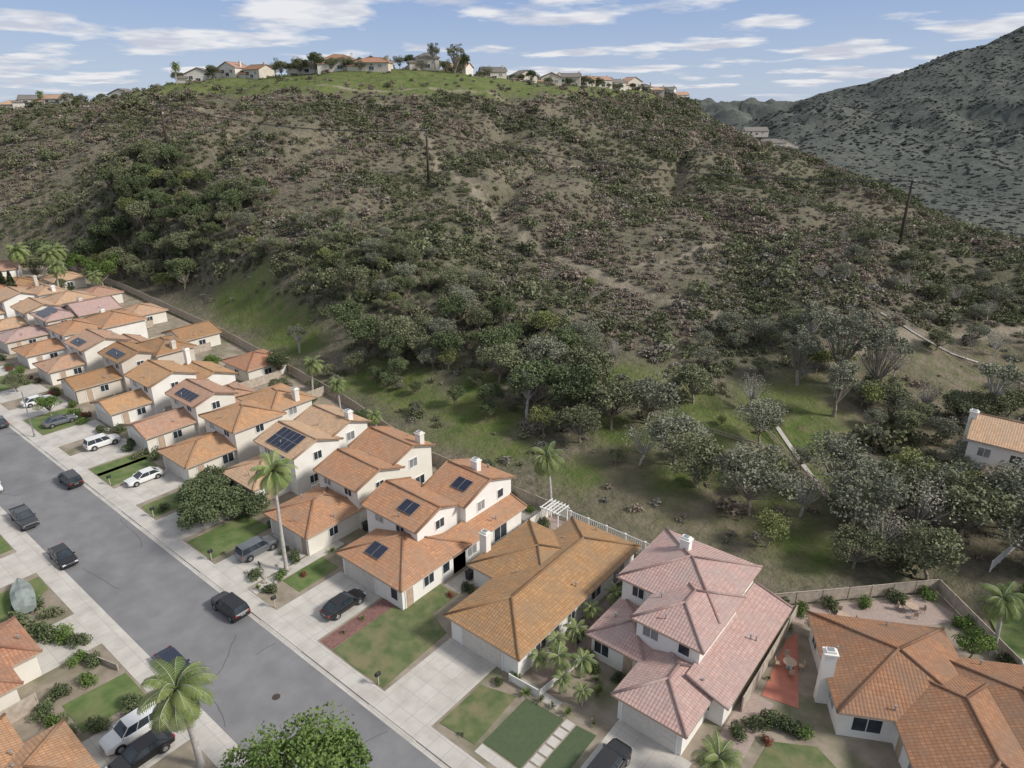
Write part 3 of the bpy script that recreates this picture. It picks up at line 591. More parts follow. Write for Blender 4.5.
while s0<232:
    sh=np.interp(s0,[97,141,240],[0,1.5,5]); deep=random.choice([-1.2,0,.8,1.6]); w=10.4
    a1=random.choice(['hip','gx','gx']); a2=random.choice(['hip','gx','gy']); fl=random.random()<.5
    gs=(s0+.8,s0+7.2) if fl else (s0+3,s0+9.4)
    us=(s0,s0+8.2) if fl else (s0+2,s0+10.2)
    vols=[((gs[0],gs[1],36+sh,45+sh),(0,2.8),random.choice(['hip','hip','gy'])),((us[0],us[1],42.6+sh+random.uniform(-.8,1.5),50+sh),(0,5.4+.15*(k%3)),a1),((s0+random.uniform(.4,2.4),s0+random.uniform(8.4,10.2),49.6+sh,56.4+sh+deep),(0,random.choice([5.7,5.8,5.6,3.2])),a2,.35)]
    sol=[(1,'S',2,.7,random.choice([3,4,5]),random.choice([1,2]),1.0,1.6)] if k in(0,2,3,5,8) else []
    house('stucco_house',vols,wins=[(1,'S',-2,4.5,1.3,1),(1,'S',2,4.5,1.3,1),(1,'E',0,4.5,1.2,1.1),(2,'E',-2,1.7,1.3,1.2),(0,'E',0,1.6,1.3,1.1)],garage=(0,'S',0,4.9),
      chim=[(s0+random.choice([1.6,8.6]),53+sh,random.uniform(7.3,7.9))] if k%3 else [],solar=sol,roofm=['roof_t','roof_o','roof_b','roof_t','roof_o','roof_p','roof_t'][k%7],wall=['stucco','stucco_w','stucco_t'][k%3],doors=[(0,'E',-2.5)],vents=4)
    if s0>104 and k%2: house('stucco_house',[((s0+1,s0+9,60+sh,68+sh),(0,2.9),random.choice(['hip','gy']))],wins=[(0,'S',0,1.5,1.4,1.1),(0,'E',0,1.5,1.4,1.1)],roofm=random.choice(['roof_t','roof_o','roof_b']),wall='stucco',vents=2)
    s0+=12.9; k+=1
# A (rotated lot at the end of the street)
house('stucco_house',[((-5.5,5.5,-2.5,8.5),LO,'hip'),((-1.2,8.5,-12,3.5),(0,2.85),'hip'),((4,13,-8,5),(0,2.8),'hip')],
 wins=[(0,'W',3,1.5,1.8,1.2),(0,'W',-3.6,1.4,1.4,1.2),(0,'S',-3.4,1.5,2.2,1.4),(1,'W',2,1.5,1.2,1.2),(1,'S',-1,1.5,1.8,1.3),(0,'N',0,1.3,2.4,1.9),(0,'E',4,1.4,1.6,1.2),(1,'W',5,1.4,1.4,1.2)],
 chim=[(-6,1,5.6)],roofm='roof_b',wall='stucco_w',loc=(-1.5,53.5,.1),rot=math.radians(28),doors=[(1,'W',-.5)],vents=8,absst=False,garage=(2,'S',1.5,4.9))
house('stucco_house',[((60,73,-6,7.6),LO,'hip'),((63,69,2,10),(0,2.8),'hip')],wins=[(0,'N',2,1.5,1.6,1.2),(0,'E',2,1.5,1.4,1.2)],garage=(1,'N',0,4.9),roofm='roof_o',wall='stucco',vents=4)
house('stucco_house',[((45,56.5,-7,5.5),LO,'hip'),((46,52.4,-2,8.3),(0,2.8),'hip')],wins=[(0,'N',3,1.5,1.6,1.2),(0,'E',2,1.5,1.4,1.2)],garage=(1,'N',0,4.9),roofm='roof_o',wall='stucco',vents=6)
house('stucco_house',[((78,90,-6,7),LO,'hip'),((80,86,2,9),(0,2.8),'hip')],garage=(1,'N',0,4.9),roofm='roof_t',wall='stucco',vents=4)
house('stucco_house',[((28,40,-8,5),LO,'hip'),((29,35,2,8),(0,2.8),'hip')],garage=(1,'N',0,4.9),roofm='roof_t',wall='stucco',vents=4)
house('stucco_house',[((-7,4,103,113),(0,6.4),'gx'),((-8,1,97,104),(0,3),'hip')],wins=[(0,'W',-3,4.8,1.2,1.2),(0,'W',1,4.8,1.2,1.2),(0,'W',2,1.6,1.6,1.4),(0,'S',3.5,4.8,1.4,1.2),(0,'S',-3.5,4.8,1.4,1.2),(0,'S',-4,1.6,1.4,1.4),(0,'S',0,4.8,1.2,1.2),(1,'W',0,1.5,1.8,1.2)],chim=[(4.4,107,9)],roofm='roof_t',wall='stucco_w',vents=3)

# ---------------------------------------------------------------- street and yards
def slab(name,s0,s1,t0,t1,z,m,th=.1):
    mb=MB(); mb.box(-s1,-s0,t0,t1,z-th,z); return obj(name,mb.mesh(name,[M[m]]))
def poly(name,pts,z,m,th=.06):
    mb=MB(); P_=[(-s,t) for s,t in pts]; n=len(P_)
    ar=sum(P_[i][0]*P_[(i+1)%n][1]-P_[(i+1)%n][0]*P_[i][1] for i in range(n))
    if ar<0: P_=P_[::-1]
    mb.face([(x,y,z) for x,y in P_])
    for i in range(n):
        a,b=P_[i],P_[(i+1)%n]; mb.face([(a[0],a[1],z-th),(b[0],b[1],z-th),(b[0],b[1],z),(a[0],a[1],z)])
    return obj(name,mb.mesh(name,[M[m]]))
slab('road',-40,260,16.8,26.6,.012,'asphalt',.03)
slab('curb',-40,260,26.6,26.78,.13,'concrete',.15); slab('curb',-40,260,16.62,16.8,.13,'concrete',.15)
slab('sidewalk',-40,260,26.782,28.3,.126,'concrete'); slab('sidewalk',-40,260,15.1,16.618,.126,'concrete')
slab('gutter',-40,260,26.15,26.598,.017,'concrete',.015); slab('gutter',-40,260,16.802,17.25,.017,'concrete',.015)
poly('yard_ground',[(-4,28.302),(260,28.302),(260,78),(141,72),(91,66),(65,60.5),(15,60.5),(2,74),(-12,66),(-30,50),(-30,28.302)],.10,'soil',.12)
slab('yard_ground',-30,260,-30,15.098,.10,'soil',.12)
mb=MB(); mb.tube((-44.4,22,.005),(-44.4,22,.02),.36,.36,20,0,True); obj('manhole_cover',mb.mesh('manhole_cover',[M['polewood']]))
mb=MB()
for _ in range(16):
    cx,cy=-random.uniform(20,150),random.uniform(17.6,25.8); a=random.choice([0,1.57])+random.uniform(-.15,.15); p=Vector((cx,cy,.0165))
    for j in range(random.randint(5,14)):
        a+=random.uniform(-.25,.25); q=p+Vector((math.cos(a),math.sin(a),0))*.7
        if not 17.3<q.y<26.1: break
        w=Vector((-math.sin(a),math.cos(a),0))*.03; mb.face([p-w,q-w,q+w,p+w]); p=q
obj('road_crack_seal',mb.mesh('crack_seal',[M['tar']]))
def driveway(a,b,t1,side=1,bt=28.302):
    if side>0:
        slab('driveway',a,b,28.304,t1,.124,'concrete')
        mb=MB(); xs=(-b,-a); mb.face([(xs[0],26.2,.022),(xs[1],26.2,.022),(xs[1],26.95,.132),(xs[0],26.95,.132)]); 
        for x in xs: mb.face([(x,26.2,.0),(x,26.95,.0),(x,26.95,.132),(x,26.2,.022)])
        obj('driveway_apron',mb.mesh('apron',[M['concrete']]))
    else:
        slab('driveway',a,b,t1,15.096,.124,'concrete')
        mb=MB(); xs=(-b,-a); mb.face([(xs[0],16.45,.132),(xs[1],16.45,.132),(xs[1],17.2,.022),(xs[0],17.2,.022)]); obj('driveway_apron',mb.mesh('apron',[M['concrete']]))
driveway(31.6,37.4,36.8); driveway(13.2,19.8,38.8); driveway(47.2,54,36.5); driveway(59.5,66,36); driveway(73.5,80,38); driveway(85.6,92,35.5)
driveway(46,52.5,8.3,-1); driveway(63,69.5,10,-1); driveway(80,86,9,-1); driveway(29,35,8,-1)
poly('lawn',[(37.8,28.5),(45.0,28.5),(45.2,41.8),(41.2,41.8),(41.2,38),(38.2,37)],.135,'lawn_dry')
poly('gravel_strip',[(45.1,28.5),(46.9,28.5),(46.9,36.3),(45.3,44),(45.21,41.8)],.13,'mulch_red')
poly('lawn',[(27.6,29.3),(31.3,29),(31.3,34.2),(28,35.2)],.135,'lawn_dry')
poly('artificial_turf',[(23.4,29.9),(27.2,29.9),(27.2,35.6),(23.4,35.8)],.14,'turf')
poly('artificial_turf',[(20.4,30.2),(22.2,30.2),(22.2,36),(20.4,36.2)],.14,'turf')
for i in range(6): slab('stepping_stone',22.35,23.25,29.9+i*1.05,30.75+i*1.05,.15,'concrete',.05)
slab('walkway',20.4,27.2,28.8,29.75,.13,'concrete',.05); slab('walkway',24.5,29,36.2,37.2,.13,'concrete',.05)
poly('lawn',[(54.6,31.5),(57.6,31.5),(57.8,36.8),(54.8,36.8)],.135,'lawn')
poly('lawn',[(67.2,28.5),(72.6,28.5),(72.6,36),(67.6,36.5)],.135,'lawn')
poly('lawn',[(80.8,28.6),(84.6,28.6),(84.6,35),(80.8,35)],.135,'lawn')
poly('lawn',[(93,28.5),(98,28.5),(98,35.2),(93,35.2)],.135,'lawn')
poly('lawn',[(53.4,9.8),(57.8,9.8),(57.4,14.9),(53.4,14.9)],.135,'lawn')
poly('lawn',[(72,10),(79,10),(79,15),(76,15)],.135,'lawn'); poly('lawn',[(87,8),(94,8),(94,15),(87,15)],.135,'lawn')
s0=97.5;k=0
while s0<232:
    fl=k%2; g0=s0+.8 if fl else s0+3; driveway(g0+.2,g0+6.2,36)
    l0=(g0+6.6,s0+12.4) if fl else (s0-.4,g0-.3)
    poly('lawn',[(l0[0],28.5),(l0[1],28.5),(l0[1],35.5),(l0[0],35.5)],.135,'lawn'); s0+=12.9;k+=1
slab('walkway',57.8,59.2,28.4,40,.128,'concrete',.05); slab('patio',43,57,57.2,60.2,.128,'concrete',.05)
poly('patio',[(27.5,57.8),(42.5,57.8),(42.5,60.3),(27.5,60.3)],.13,'paver'); slab('walkway',26.2,28.6,38,57,.128,'paver',.05); slab('walkway',41.2,43.4,42,57,.128,'concrete',.05)
poly('patio',[(12.2,60),(25,59),(25,60.4),(15,60.4),(2.5,72.6),(-1,71),(8,60.5)],.132,'paver')
poly('red_patio',[(8.4,49.4),(11.4,48.8),(12.0,57),(11.4,58.6)],.14,'redpatio')
slab('walkway',10.2,12.6,38,48.6,.128,'paver',.05); 
poly('lawn',[(-1,38),(9.4,38),(9.2,44.6),(6,46.5),(3.4,45),(-1,43)],.135,'lawn_dry')
for i in range(9):
    a=math.radians(20+i*16); mb=MB(); mb.tube((-(4.6+2.4*math.cos(a)),43-2.6*math.sin(a)+.8,.1),(-(4.6+2.4*math.cos(a)),43-2.6*math.sin(a)+.8,.16),.3,.3,9,0,True); obj('stepping_stone',mb.mesh('stone',[M['paver']]))
poly('lawn',[(-8,60),(-24,60),(-24,84),(-5,80),(-2.5,74)],.14,'lawn',.2)
poly('concrete_pad',[(-8,84),(-24,84),(-24,96),(-10,98)],.16,'concrete',.2)

def fence(name,pts,h=1.7,m='woodfence',rail=False,terr=False,step=2.4,pk=1.0):
    mb=MB(); 
    for (a,b),(c,d) in zip(pts[:-1],pts[1:]):
        A=Vector((-a,b,0));B=Vector((-c,d,0)); L=(B-A).length; n=max(1,int(L/step)); u=(B-A).normalized(); w=Vector((-u.y,u.x,0))
        for i in range(n+1):
            p=A.lerp(B,i/n); zz=hz1(p.x,p.y) if terr else .1; mb.obox(p+Z*(zz+h/2),(u,w,Z),(.06*pk,.06*pk,h/2+.05))
            if i<n:
                q=A.lerp(B,(i+1)/n); z2=hz1(q.x,q.y) if terr else .1
                p3=p+Z*zz; q3=q+Z*z2; uu=(q3-p3).normalized(); up=uu.cross(w).normalized(); up=up if up.z>0 else -up; mid=(p3+q3)/2; hl=(q3-p3).length/2-.06
                if rail:
                    for hh in(.25,h-.1): mb.obox(mid+Z*hh,(uu,w,up),(hl,.03,.045*pk))
                    nb=int(hl*2/.25)
                    for j in range(nb): mb.obox(mid+uu*(-hl+(j+.5)*2*hl/nb)+Z*(h/2+.08),(uu,w,Z),(.025*pk,.02,h/2-.22))
                else: 
                    mb.obox(mid+Z*(h/2),(uu,w,Z),(hl,.022,h/2-.05)); mb.obox(mid+Z*(h-.02),(uu,w,up),(hl,.045,.03))
    return obj(name,mb.mesh(name,[M[m]]))
fence('back_fence',[(26.9,60.7),(42.4,60.7)],1.5,'white',True,pk=1.7)
fence('back_fence',[(42.6,60.6),(65,60.6),(91,66),(141,72.5),(200,77),(245,78)],1.7,'woodfence')
fence('back_fence',[(26.8,60.6),(15,60.8),(9,67),(2,74.4),(-5.8,66)],1.5,'woodfence')
fence('side_fence',[(-5.8,66),(-7.6,60),(-14,50)],1.6,'white')
fence('side_fence',[(26.6,50),(26.6,60.4)],1.7,'woodfence'); fence('side_fence',[(42.5,47),(42.5,60.4)],1.6,'stucco'); fence('side_fence',[(57.4,44),(57.4,60.4)],1.7,'stucco_w')
fence('side_fence',[(69.4,44),(69.4,61.2)],1.7,'stucco_w'); fence('side_fence',[(82.6,44),(82.6,64)],1.7,'woodfence'); fence('side_fence',[(12.1,46),(12.3,60.4)],1.7,'woodfence')
fence('side_fence',[(59,-10),(59,8.5)],1.7,'woodfence')
for i in range(10): fence('side_fence',[(96.6+12.9*i,44),(96.6+12.9*i,66)],1.7,'woodfence')
fence('hillside_fence',[(33,103),(16.7,86)],.9,'woodfence',True,True); fence('hillside_fence',[(30,152),(12,149),(-2,140),(-16,120)],1.2,'woodfence',True,True)
fence('hillside_fence',[(-2,82),(-6,98)],1.5,'white',True,True); fence('hillside_fence',[(46,92),(26,94),(17,88)],.8,'woodfence',True,True)
fence('garden_wall',[(58.2,14.6),(63,13.2)],.7,'rock'); fence('garden_wall',[(29.6,36.2),(26.4,36.4),(25.8,42)],.8,'stucco_w')
def ribbon(name,pts,w,m):
    mb=MB()
    for (a,b),(c,d) in zip(pts[:-1],pts[1:]):
        A=Vector((-a,b,0));B=Vector((-c,d,0)); u=(B-A).normalized(); q=Vector((-u.y,u.x,0))*w; n=int((B-A).length/1.5)+1
        for i in range(n):
            p=A.lerp(B,i/n);r=A.lerp(B,(i+1)/n); zp=hz1(p.x,p.y)+.12; zr=hz1(r.x,r.y)+.12; mb.face([p-q+Z*zp,r-q+Z*zr,r+q+Z*zr,p+q+Z*zp])
    return obj(name,mb.mesh(name,[M[m]]))
ribbon('drainage_channel',[(31,105),(16.7,86.5)],.35,'concrete'); ribbon('drainage_channel',[(26,151),(2,147)],.4,'concrete')
def pergola(s,t,w,d,h,m):
    E=obj('pergola',None,None,(-s,t,.12)); mb=MB()
    for i in(-1,1):
        for j in(-1,1): mb.box(i*w/2-.07,i*w/2+.07,j*d/2-.07,j*d/2+.07,0,h)
        mb.box(-w/2-.3,w/2+.3,i*d/2-.05,i*d/2+.05,h,h+.18)
    n=int(w/.4)
    for i in range(n+1): x=-w/2+i*w/n; mb.box(x-.03,x+.03,-d/2-.3,d/2+.3,h+.182,h+.3)
    obj('frame',mb.mesh('pergola',[M[m]]),E)
pergola(54,58.8,4,2.6,2.4,'white'); pergola(41,58.9,2.4,2,2.3,'white'); pergola(-9,72,4,3,2.3,'woodfence')
def umbrella(s,t,m):
    E=obj('patio_umbrella',None,None,(-s,t,.13)); mb=MB(); mb.tube((0,0,0),(0,0,2.5),.03,.03,6,1)
    for i in range(8):
        a,b=i*math.pi/4,(i+1)*math.pi/4; mb.face([(0,0,2.5),(1.4*math.cos(a),1.4*math.sin(a),2.05),(1.4*math.cos(b),1.4*math.sin(b),2.05)],0)
    mb.tube((0,0,.70),(0,0,.74),.55,.55,14,1,True); obj('canopy',mb.mesh('umbrella',[M[m],M['metal']]),E)
umbrella(20,59.8,'tarp')
def table(s,t):
    E=obj('patio_table',None,None,(-s,t,.14)); mb=MB(); mb.tube((0,0,.70),(0,0,.75),.6,.6,16,0,True); mb.tube((0,0,0),(0,0,.7),.05,.05,8,1); mb.tube((0,0,0),(0,0,.04),.3,.3,12,1,True)
    for i in range(4):
        a=i*math.pi/2+.5; c=Vector((1.05*math.cos(a),1.05*math.sin(a),0)); u=Vector((math.cos(a),math.sin(a),0)); w=Vector((-u.y,u.x,0)); mb.obox(c+Z*.44,(u,w,Z),(.22,.22,.025),0); mb.obox(c+u*.22+Z*.7,(u,w,Z),(.025,.22,.25),0)
        for i2 in(-1,1):
            for j2 in(-1,1): mb.tube(c+u*.18*i2+w*.18*j2,c+u*.18*i2+w*.18*j2+Z*.43,.02,.02,5,1)
    obj('table_and_chairs',mb.mesh('table',[M['fascia'],M['metal']]),E)
table(10.6,53.5); table(8.5,63); table(3.5,69); table(36,59); table(50,58.8)

# ---------------------------------------------------------------- vehicles
def car(kind,paint,s,t,along,flip=False):
    E=obj({'sedan':'parked_car','suv':'parked_suv','pickup':'parked_pickup_truck'}[kind],None,None,(-s,t,.02 if 16.8<t<26.6 else .13),(math.pi/2 if along=='t' else 0)+(math.pi if flip else 0)+random.uniform(-.03,.03))
    H={'sedan':1.46,'suv':1.76,'pickup':1.86}[kind]; up={'sedan':0,'suv':.12,'pickup':.18}[kind]; L={'sedan':2.4,'suv':2.4,'pickup':2.8}[kind]
    st=[(-1,.72,.40,.80),(-.95,.86,.28,.92),(-.6,.91,.22,.96),(0,.925,.22,.94),(.45,.92,.22,.92),(.85,.87,.25,.82),(.97,.78,.32,.72),(1,.66,.38,.62)]
    mb=MB(); rings=[]
    for f,hw,zl,zt in st:
        zt+=up*1.3; zl+=up*.5
        if kind!='sedan': zt+=.06*(f>.4)
        hw*=1+up*.3; r=[(f*L,hw*.86,zl),(f*L,hw,zl+.14),(f*L,hw*1.0,zt-.22),(f*L,hw*.95,zt-.07),(f*L,hw*.82,zt)]
        rings.append(r+[(x,-y,z) for x,y,z in r[::-1]])
    for a,b in zip(rings[:-1],rings[1:]):
        for i in range(len(a)): j=(i+1)%len(a); mb.face([a[i],a[j],b[j],b[i]],0,None,True)
    mb.face(rings[0][::-1]); mb.face(rings[-1])
    zb=.93+up*1.3-.02
    xb0,xb1,xr0,xr1={'sedan':(-1.95,1.15,-1.2,.3),'suv':(-2.28,1.2,-2.02,.5),'pickup':(-.75,1.35,-.55,.65)}[kind]
    gm=MB(); hb,hr=.80*(1+up*.3),.64*(1+up*.5)
    B_=[(xb0,-hb,zb),(xb1,-hb,zb),(xb1,hb,zb),(xb0,hb,zb)]; T_=[(xr0,-hr,H-.05),(xr1,-hr,H-.05),(xr1,hr,H-.05),(xr0,hr,H-.05)]
    for i in range(4): j=(i+1)%4; gm.face([B_[i],B_[j],T_[j],T_[i]])
    mb.box(xr0-.03,xr1+.03,-hr-.02,hr+.02,H-.06,H)
    for i in range(4): mb.tube(Vector(B_[i]),Vector(T_[i]),.05,.045,5)
    for f in ((.48,) if kind=='sedan' else (.36,.66)):
        for sg in(-1,1): mb.tube(Vector((xb0+(xb1-xb0)*f,sg*hb,zb)),Vector((xr0+(xr1-xr0)*f,sg*hr,H-.04)),.04,.04,5)
    for sg in(-1,1): mb.box(xb1-.35,xb1-.15,sg*(hb+.12)-.09,sg*(hb+.12)+.09,zb+.02,zb+.16)
    dm=MB()
    for wx in(-.6*L,.6*L):
        for sg in(-1,1):
            y=sg*.93*(1+up*.3); R=.34+up*.3
            dm.tube((wx,y-sg*.3,R+.02),(wx,y-sg*.005,R+.02),R+.07,R+.07,18,2,True)
            dm.tube((wx,y-sg*.22,R),(wx,y+sg*.01,R),R,R,18,0,True); dm.tube((wx,y,R),(wx,y+sg*.02,R),R*.62,R*.58,12,1,True)
    zl=.62+up
    for sg in(-1,1):
        dm.box(L*.93,L*.985,sg*.62-.16,sg*.62+.16,zl,zl+.13,3); dm.box(-L*1.0,-L*.955,sg*.68-.12,sg*.68+.12,zl+.1,zl+.28,4)
    dm.box(L*.97,L*1.004,-.42,.42,zl-.14,zl+.06,2); dm.box(-L*1.006,-L*.99,-.26,.26,zl+.02,zl+.14,1)
    if kind=='pickup': dm.box(-2.62,-.85,-.78,.78,zb+.015,zb+.035,2); mb.box(-2.75,-.8,.80,.90,zb-.02,zb+.09); mb.box(-2.75,-.8,-.90,-.80,zb-.02,zb+.09)
    o=obj('body',mb.mesh('car_body',[P[paint]]),E); bv=o.modifiers.new('bevel','BEVEL'); bv.width=.03; bv.segments=2; bv.limit_method='ANGLE'
    obj('glazing',gm.mesh('car_glass',[M['glass']]),E); obj('wheels_and_lights',dm.mesh('car_parts',[M['rubber'],M['rim'],M['dark'],M['lamp'],M['tail']]),E)
    return E
car('suv','black',57.6,25.4,'s',True); car('sedan','black',48.9,32.9,'t'); car('suv','grey',64.2,32.6,'t'); car('sedan','black',80.2,18,'s'); car('pickup','dgrey',92.4,18,'s')
car('suv','black',98.3,25.4,'s',True); car('suv','white',106.5,32.8,'t'); car('sedan','white',91,32,'t',True); car('sedan','dgrey',127.4,25.4,'s',True); car('sedan','white',105,18,'s')
car('sedan','navy',54.3,18,'s'); car('suv','white',49.9,12.4,'t',True); car('sedan','black',47.2,11.8,'t',True); car('suv','black',18,34,'t'); car('sedan','white',132,32.5,'t'); car('suv','silver',145,25.4,'s',True); car('sedan','grey',120,31.8,'t'); car('sedan','white',158,25.4,'s'); car('suv','navy',171,32,'t')
def boat():
    E=obj('covered_boat',None,None,(-75.6,12.6,.13),math.pi*.94); mb=MB(); n=14; rings=[]
    for i in range(n+1):
        f=i/n; x=-3+6*f; hw=1.05*(1-max(0,f-.45)**2*3.0)*(.85+.15*min(1,f*4)); hw=max(hw,.06); top=1.25+.5*math.exp(-((f-.42)/.16)**2)
        rings.append([(x,hw*.6,.45),(x,hw,.9),(x,hw*.98,1.15),(x,hw*.5,top-.12),(x,0,top),(x,-hw*.5,top-.12),(x,-hw*.98,1.15),(x,-hw,.9),(x,-hw*.6,.45)])
    for a,b in zip(rings[:-1],rings[1:]):
        for i in range(8): mb.face([a[i],a[i+1],b[i+1],b[i]],0,None,True)
    mb.face(rings[0][::-1]); obj('cover',mb.mesh('cover',[M['tarp']]),E)
    w=MB()
    for sg in(-1,1): w.tube((-1,sg*.95,.33),(-1,sg*1.15,.33),.33,.33,14,0,True)
    w.box(-3,3.9,-.05,.05,.35,.43,1); obj('trailer',w.mesh('trailer',[M['rubber'],M['metal']]),E)
boat()

# ---------------------------------------------------------------- utility poles and wires
def upole(X,Y,h=14,rz=0):
    x,y=H2S(X,Y); z=hz1(x,y); E=obj('utility_pole',None,None,(x,y,z),rz); mb=MB(); mb.tube((0,0,-.5),(0,0,h),.45,.32,8,0,True)
    for zz in(h-.6,h-2): mb.box(-2,2,-.15,.15,zz,zz+.32); 
    for zz in(h-.4,h-1.8):
        for xx in(-1.5,-.8,.8,1.5): mb.tube((xx,0,zz),(xx,0,zz+.35),.07,.06,6,1,True)
    mb.tube((.5,0,h-3.6),(.5,0,h-2.5),.3,.3,10,1,True)
    obj('pole',mb.mesh('pole',[M['polewood'],M['metal']]),E); return Vector((x,y,z+h-.3)),rz
def wire(a,b,sag,r=.09):
    mb=MB(); p=a; n=24
    for i in range(1,n+1):
        t=i/n; q=a.lerp(b,t)-Z*sag*4*t*(1-t); mb.tube(p,q,r,r,3); p=q
    obj('power_line',mb.mesh('wire',[M['wire']]))
rz=math.radians(39+80)
p1,_=upole(-114,239,16,rz);p2,_=upole(-26,221,16,rz);p3,_=upole(100,177,16,rz); p4,_=upole(-230,300,14,rz)
dv=Vector((math.cos(rz),math.sin(rz),0))
pe,_=upole(250,190,24,rz)
for o in(-1.5,1.5):
    wire(p4+dv*o,p1+dv*o,3);wire(p1+dv*o,p2+dv*o,3);wire(p2+dv*o,p3+dv*o,4);wire(p3+dv*o,pe+dv*o,4)
def slamp(s,t,d):
    E=obj('street_lamp',None,None,(-s,t,.12)); mb=MB(); mb.tube((0,0,0),(0,0,7.6),.1,.07,8); mb.tube((0,0,7.5),(0,d*1.8,8),.05,.04,6); mb.tube((0,0,0),(0,0,.5),.17,.15,8)
    mb.box(-.14,.14,d*1.8-.35,d*1.8+.35,7.93,8.05,1); obj('pole',mb.mesh('lamp',[M['metal'],M['rim']]),E)
slamp(118,27.4,-1); slamp(190,27.4,-1)
def mailbox(s,t):
    E=obj('mailbox',None,None,(-s,t,.12)); mb=MB(); mb.box(-.05,.05,-.05,.05,0,1.05); mb.box(-.13,.13,-.25,.25,1.05,1.3,1); mb.tube((0,-.25,1.3),(0,.25,1.3),.13,.13,10,1,True); obj('box',mb.mesh('mailbox',[M['woodfence'],M['dark']]),E)
for s in(38.4,54.5,67,81,93.5): mailbox(s,28.5)
def bin_(s,t,m):
    E=obj('wheelie_bin',None,None,(-s,t,.12)); mb=MB(); a=[(-.28,-.3),(.28,-.3),(.28,.3),(-.28,.3)]; b=[(x*1.2,y*1.2) for x,y in a]
    for i in range(4): j=(i+1)%4; mb.face([(*a[i],.06),(*a[j],.06),(*b[j],1.0),(*b[i],1.0)])
    mb.box(-.36,.36,-.4,.4,1.0,1.07); obj('bin',mb.mesh('bin',[M[m]]),E)
bin_(27.6,44,'dark'); bin_(27.7,45,'turf'); bin_(42,44.5,'dark'); bin_(58,43.5,'dark')

# ---------------------------------------------------------------- planting
PALM=[palm_mesh('palm_tall',12.2,3.1,30,.19),palm_mesh('palm_mid',7.4,2.9,32,.2,1.1),palm_mesh('palm_short',3.2,2.2,24,.15),palm_mesh('palm_young',2.2,1.6,20,.1)]
place('queen_palm_tree',PALM[0],58.8,32.8,1,z=.1); place('queen_palm_tree',PALM[1],43,14.4,1.15,z=.1); place('queen_palm_tree',PALM[1],43.5,61.6,.98)
place('queen_palm_tree',PALM[2],11,38,1.05,z=.1); place('queen_palm_tree',PALM[1],97,64,.85); place('queen_palm_tree',PALM[1],217,66,1.4); place('queen_palm_tree',PALM[1],226,60,1.4); place('queen_palm_tree',PALM[1],222,70,1.3)
place('queen_palm_tree',PALM[1],-3.7,67.1,.85); place('queen_palm_tree',PALM[1],88,63,.7); place('queen_palm_tree',PALM[1],75,60,.6); place('queen_palm_tree',PALM[1],205,62,1.2); place('queen_palm_tree',PALM[1],196,68,.9)
for s,t,sc in [(24.8,40.5,1),(26.5,39,1.1),(28.2,41.2,.9),(27.2,43.2,1),(25.2,37.9,.8),(28.3,38.6,.8),(27.9,47,.9),(26.9,50,1),(23,38,.7)]: place('garden_palm',PALM[3],s,t,sc,z=.1)
CY=cyp_mesh('cypress',7.5,.9)
for s,t in[(204,50),(207,49),(210,48),(201,51)]: place('cypress_tree',CY,s,t,1.35,z=.1)
BG=[bush_mesh('shrub_green_%d'%i,1.0,1.1,M['leaf_bright'],900,.085) for i in range(2)]+[bush_mesh('shrub_dark_%d'%i,1.0,1.2,M['leaf_dark'],900,.085) for i in range(2)]+[bush_mesh('shrub_olive',1,1.0,M['leaf_olive'],800,.085),bush_mesh('shrub_flower',.9,.9,M['flower'],500,.08)]
SPK=[spiky_mesh('agave',.8,.8,M['leaf_olive']),spiky_mesh('yucca',.9,1.1,M['leaf_palm'])]
big=tree_mesh('street_tree',9,4.6,M['leaf_bright'],M['bark'],48,330,.13,.35,1,.8,.3)
place('street_tree',big,31,15.6,1.05,z=.1)
hb=tree_mesh('hedge_tree',3.6,2.6,M['leaf_dark'],M['bark'],26,230,.13,.12,1,.8,.36)
place('large_shrub',hb,77.5,33.5,1.3,z=.1,zs=.95); place('large_shrub',hb,74.5,31.5,1.1,z=.1); place('large_shrub',hb,80.5,36,1,z=.1); place('large_shrub',hb,71.5,37,.8,z=.1); place('large_shrub',hb,73.5,34.5,1.1,z=.1)
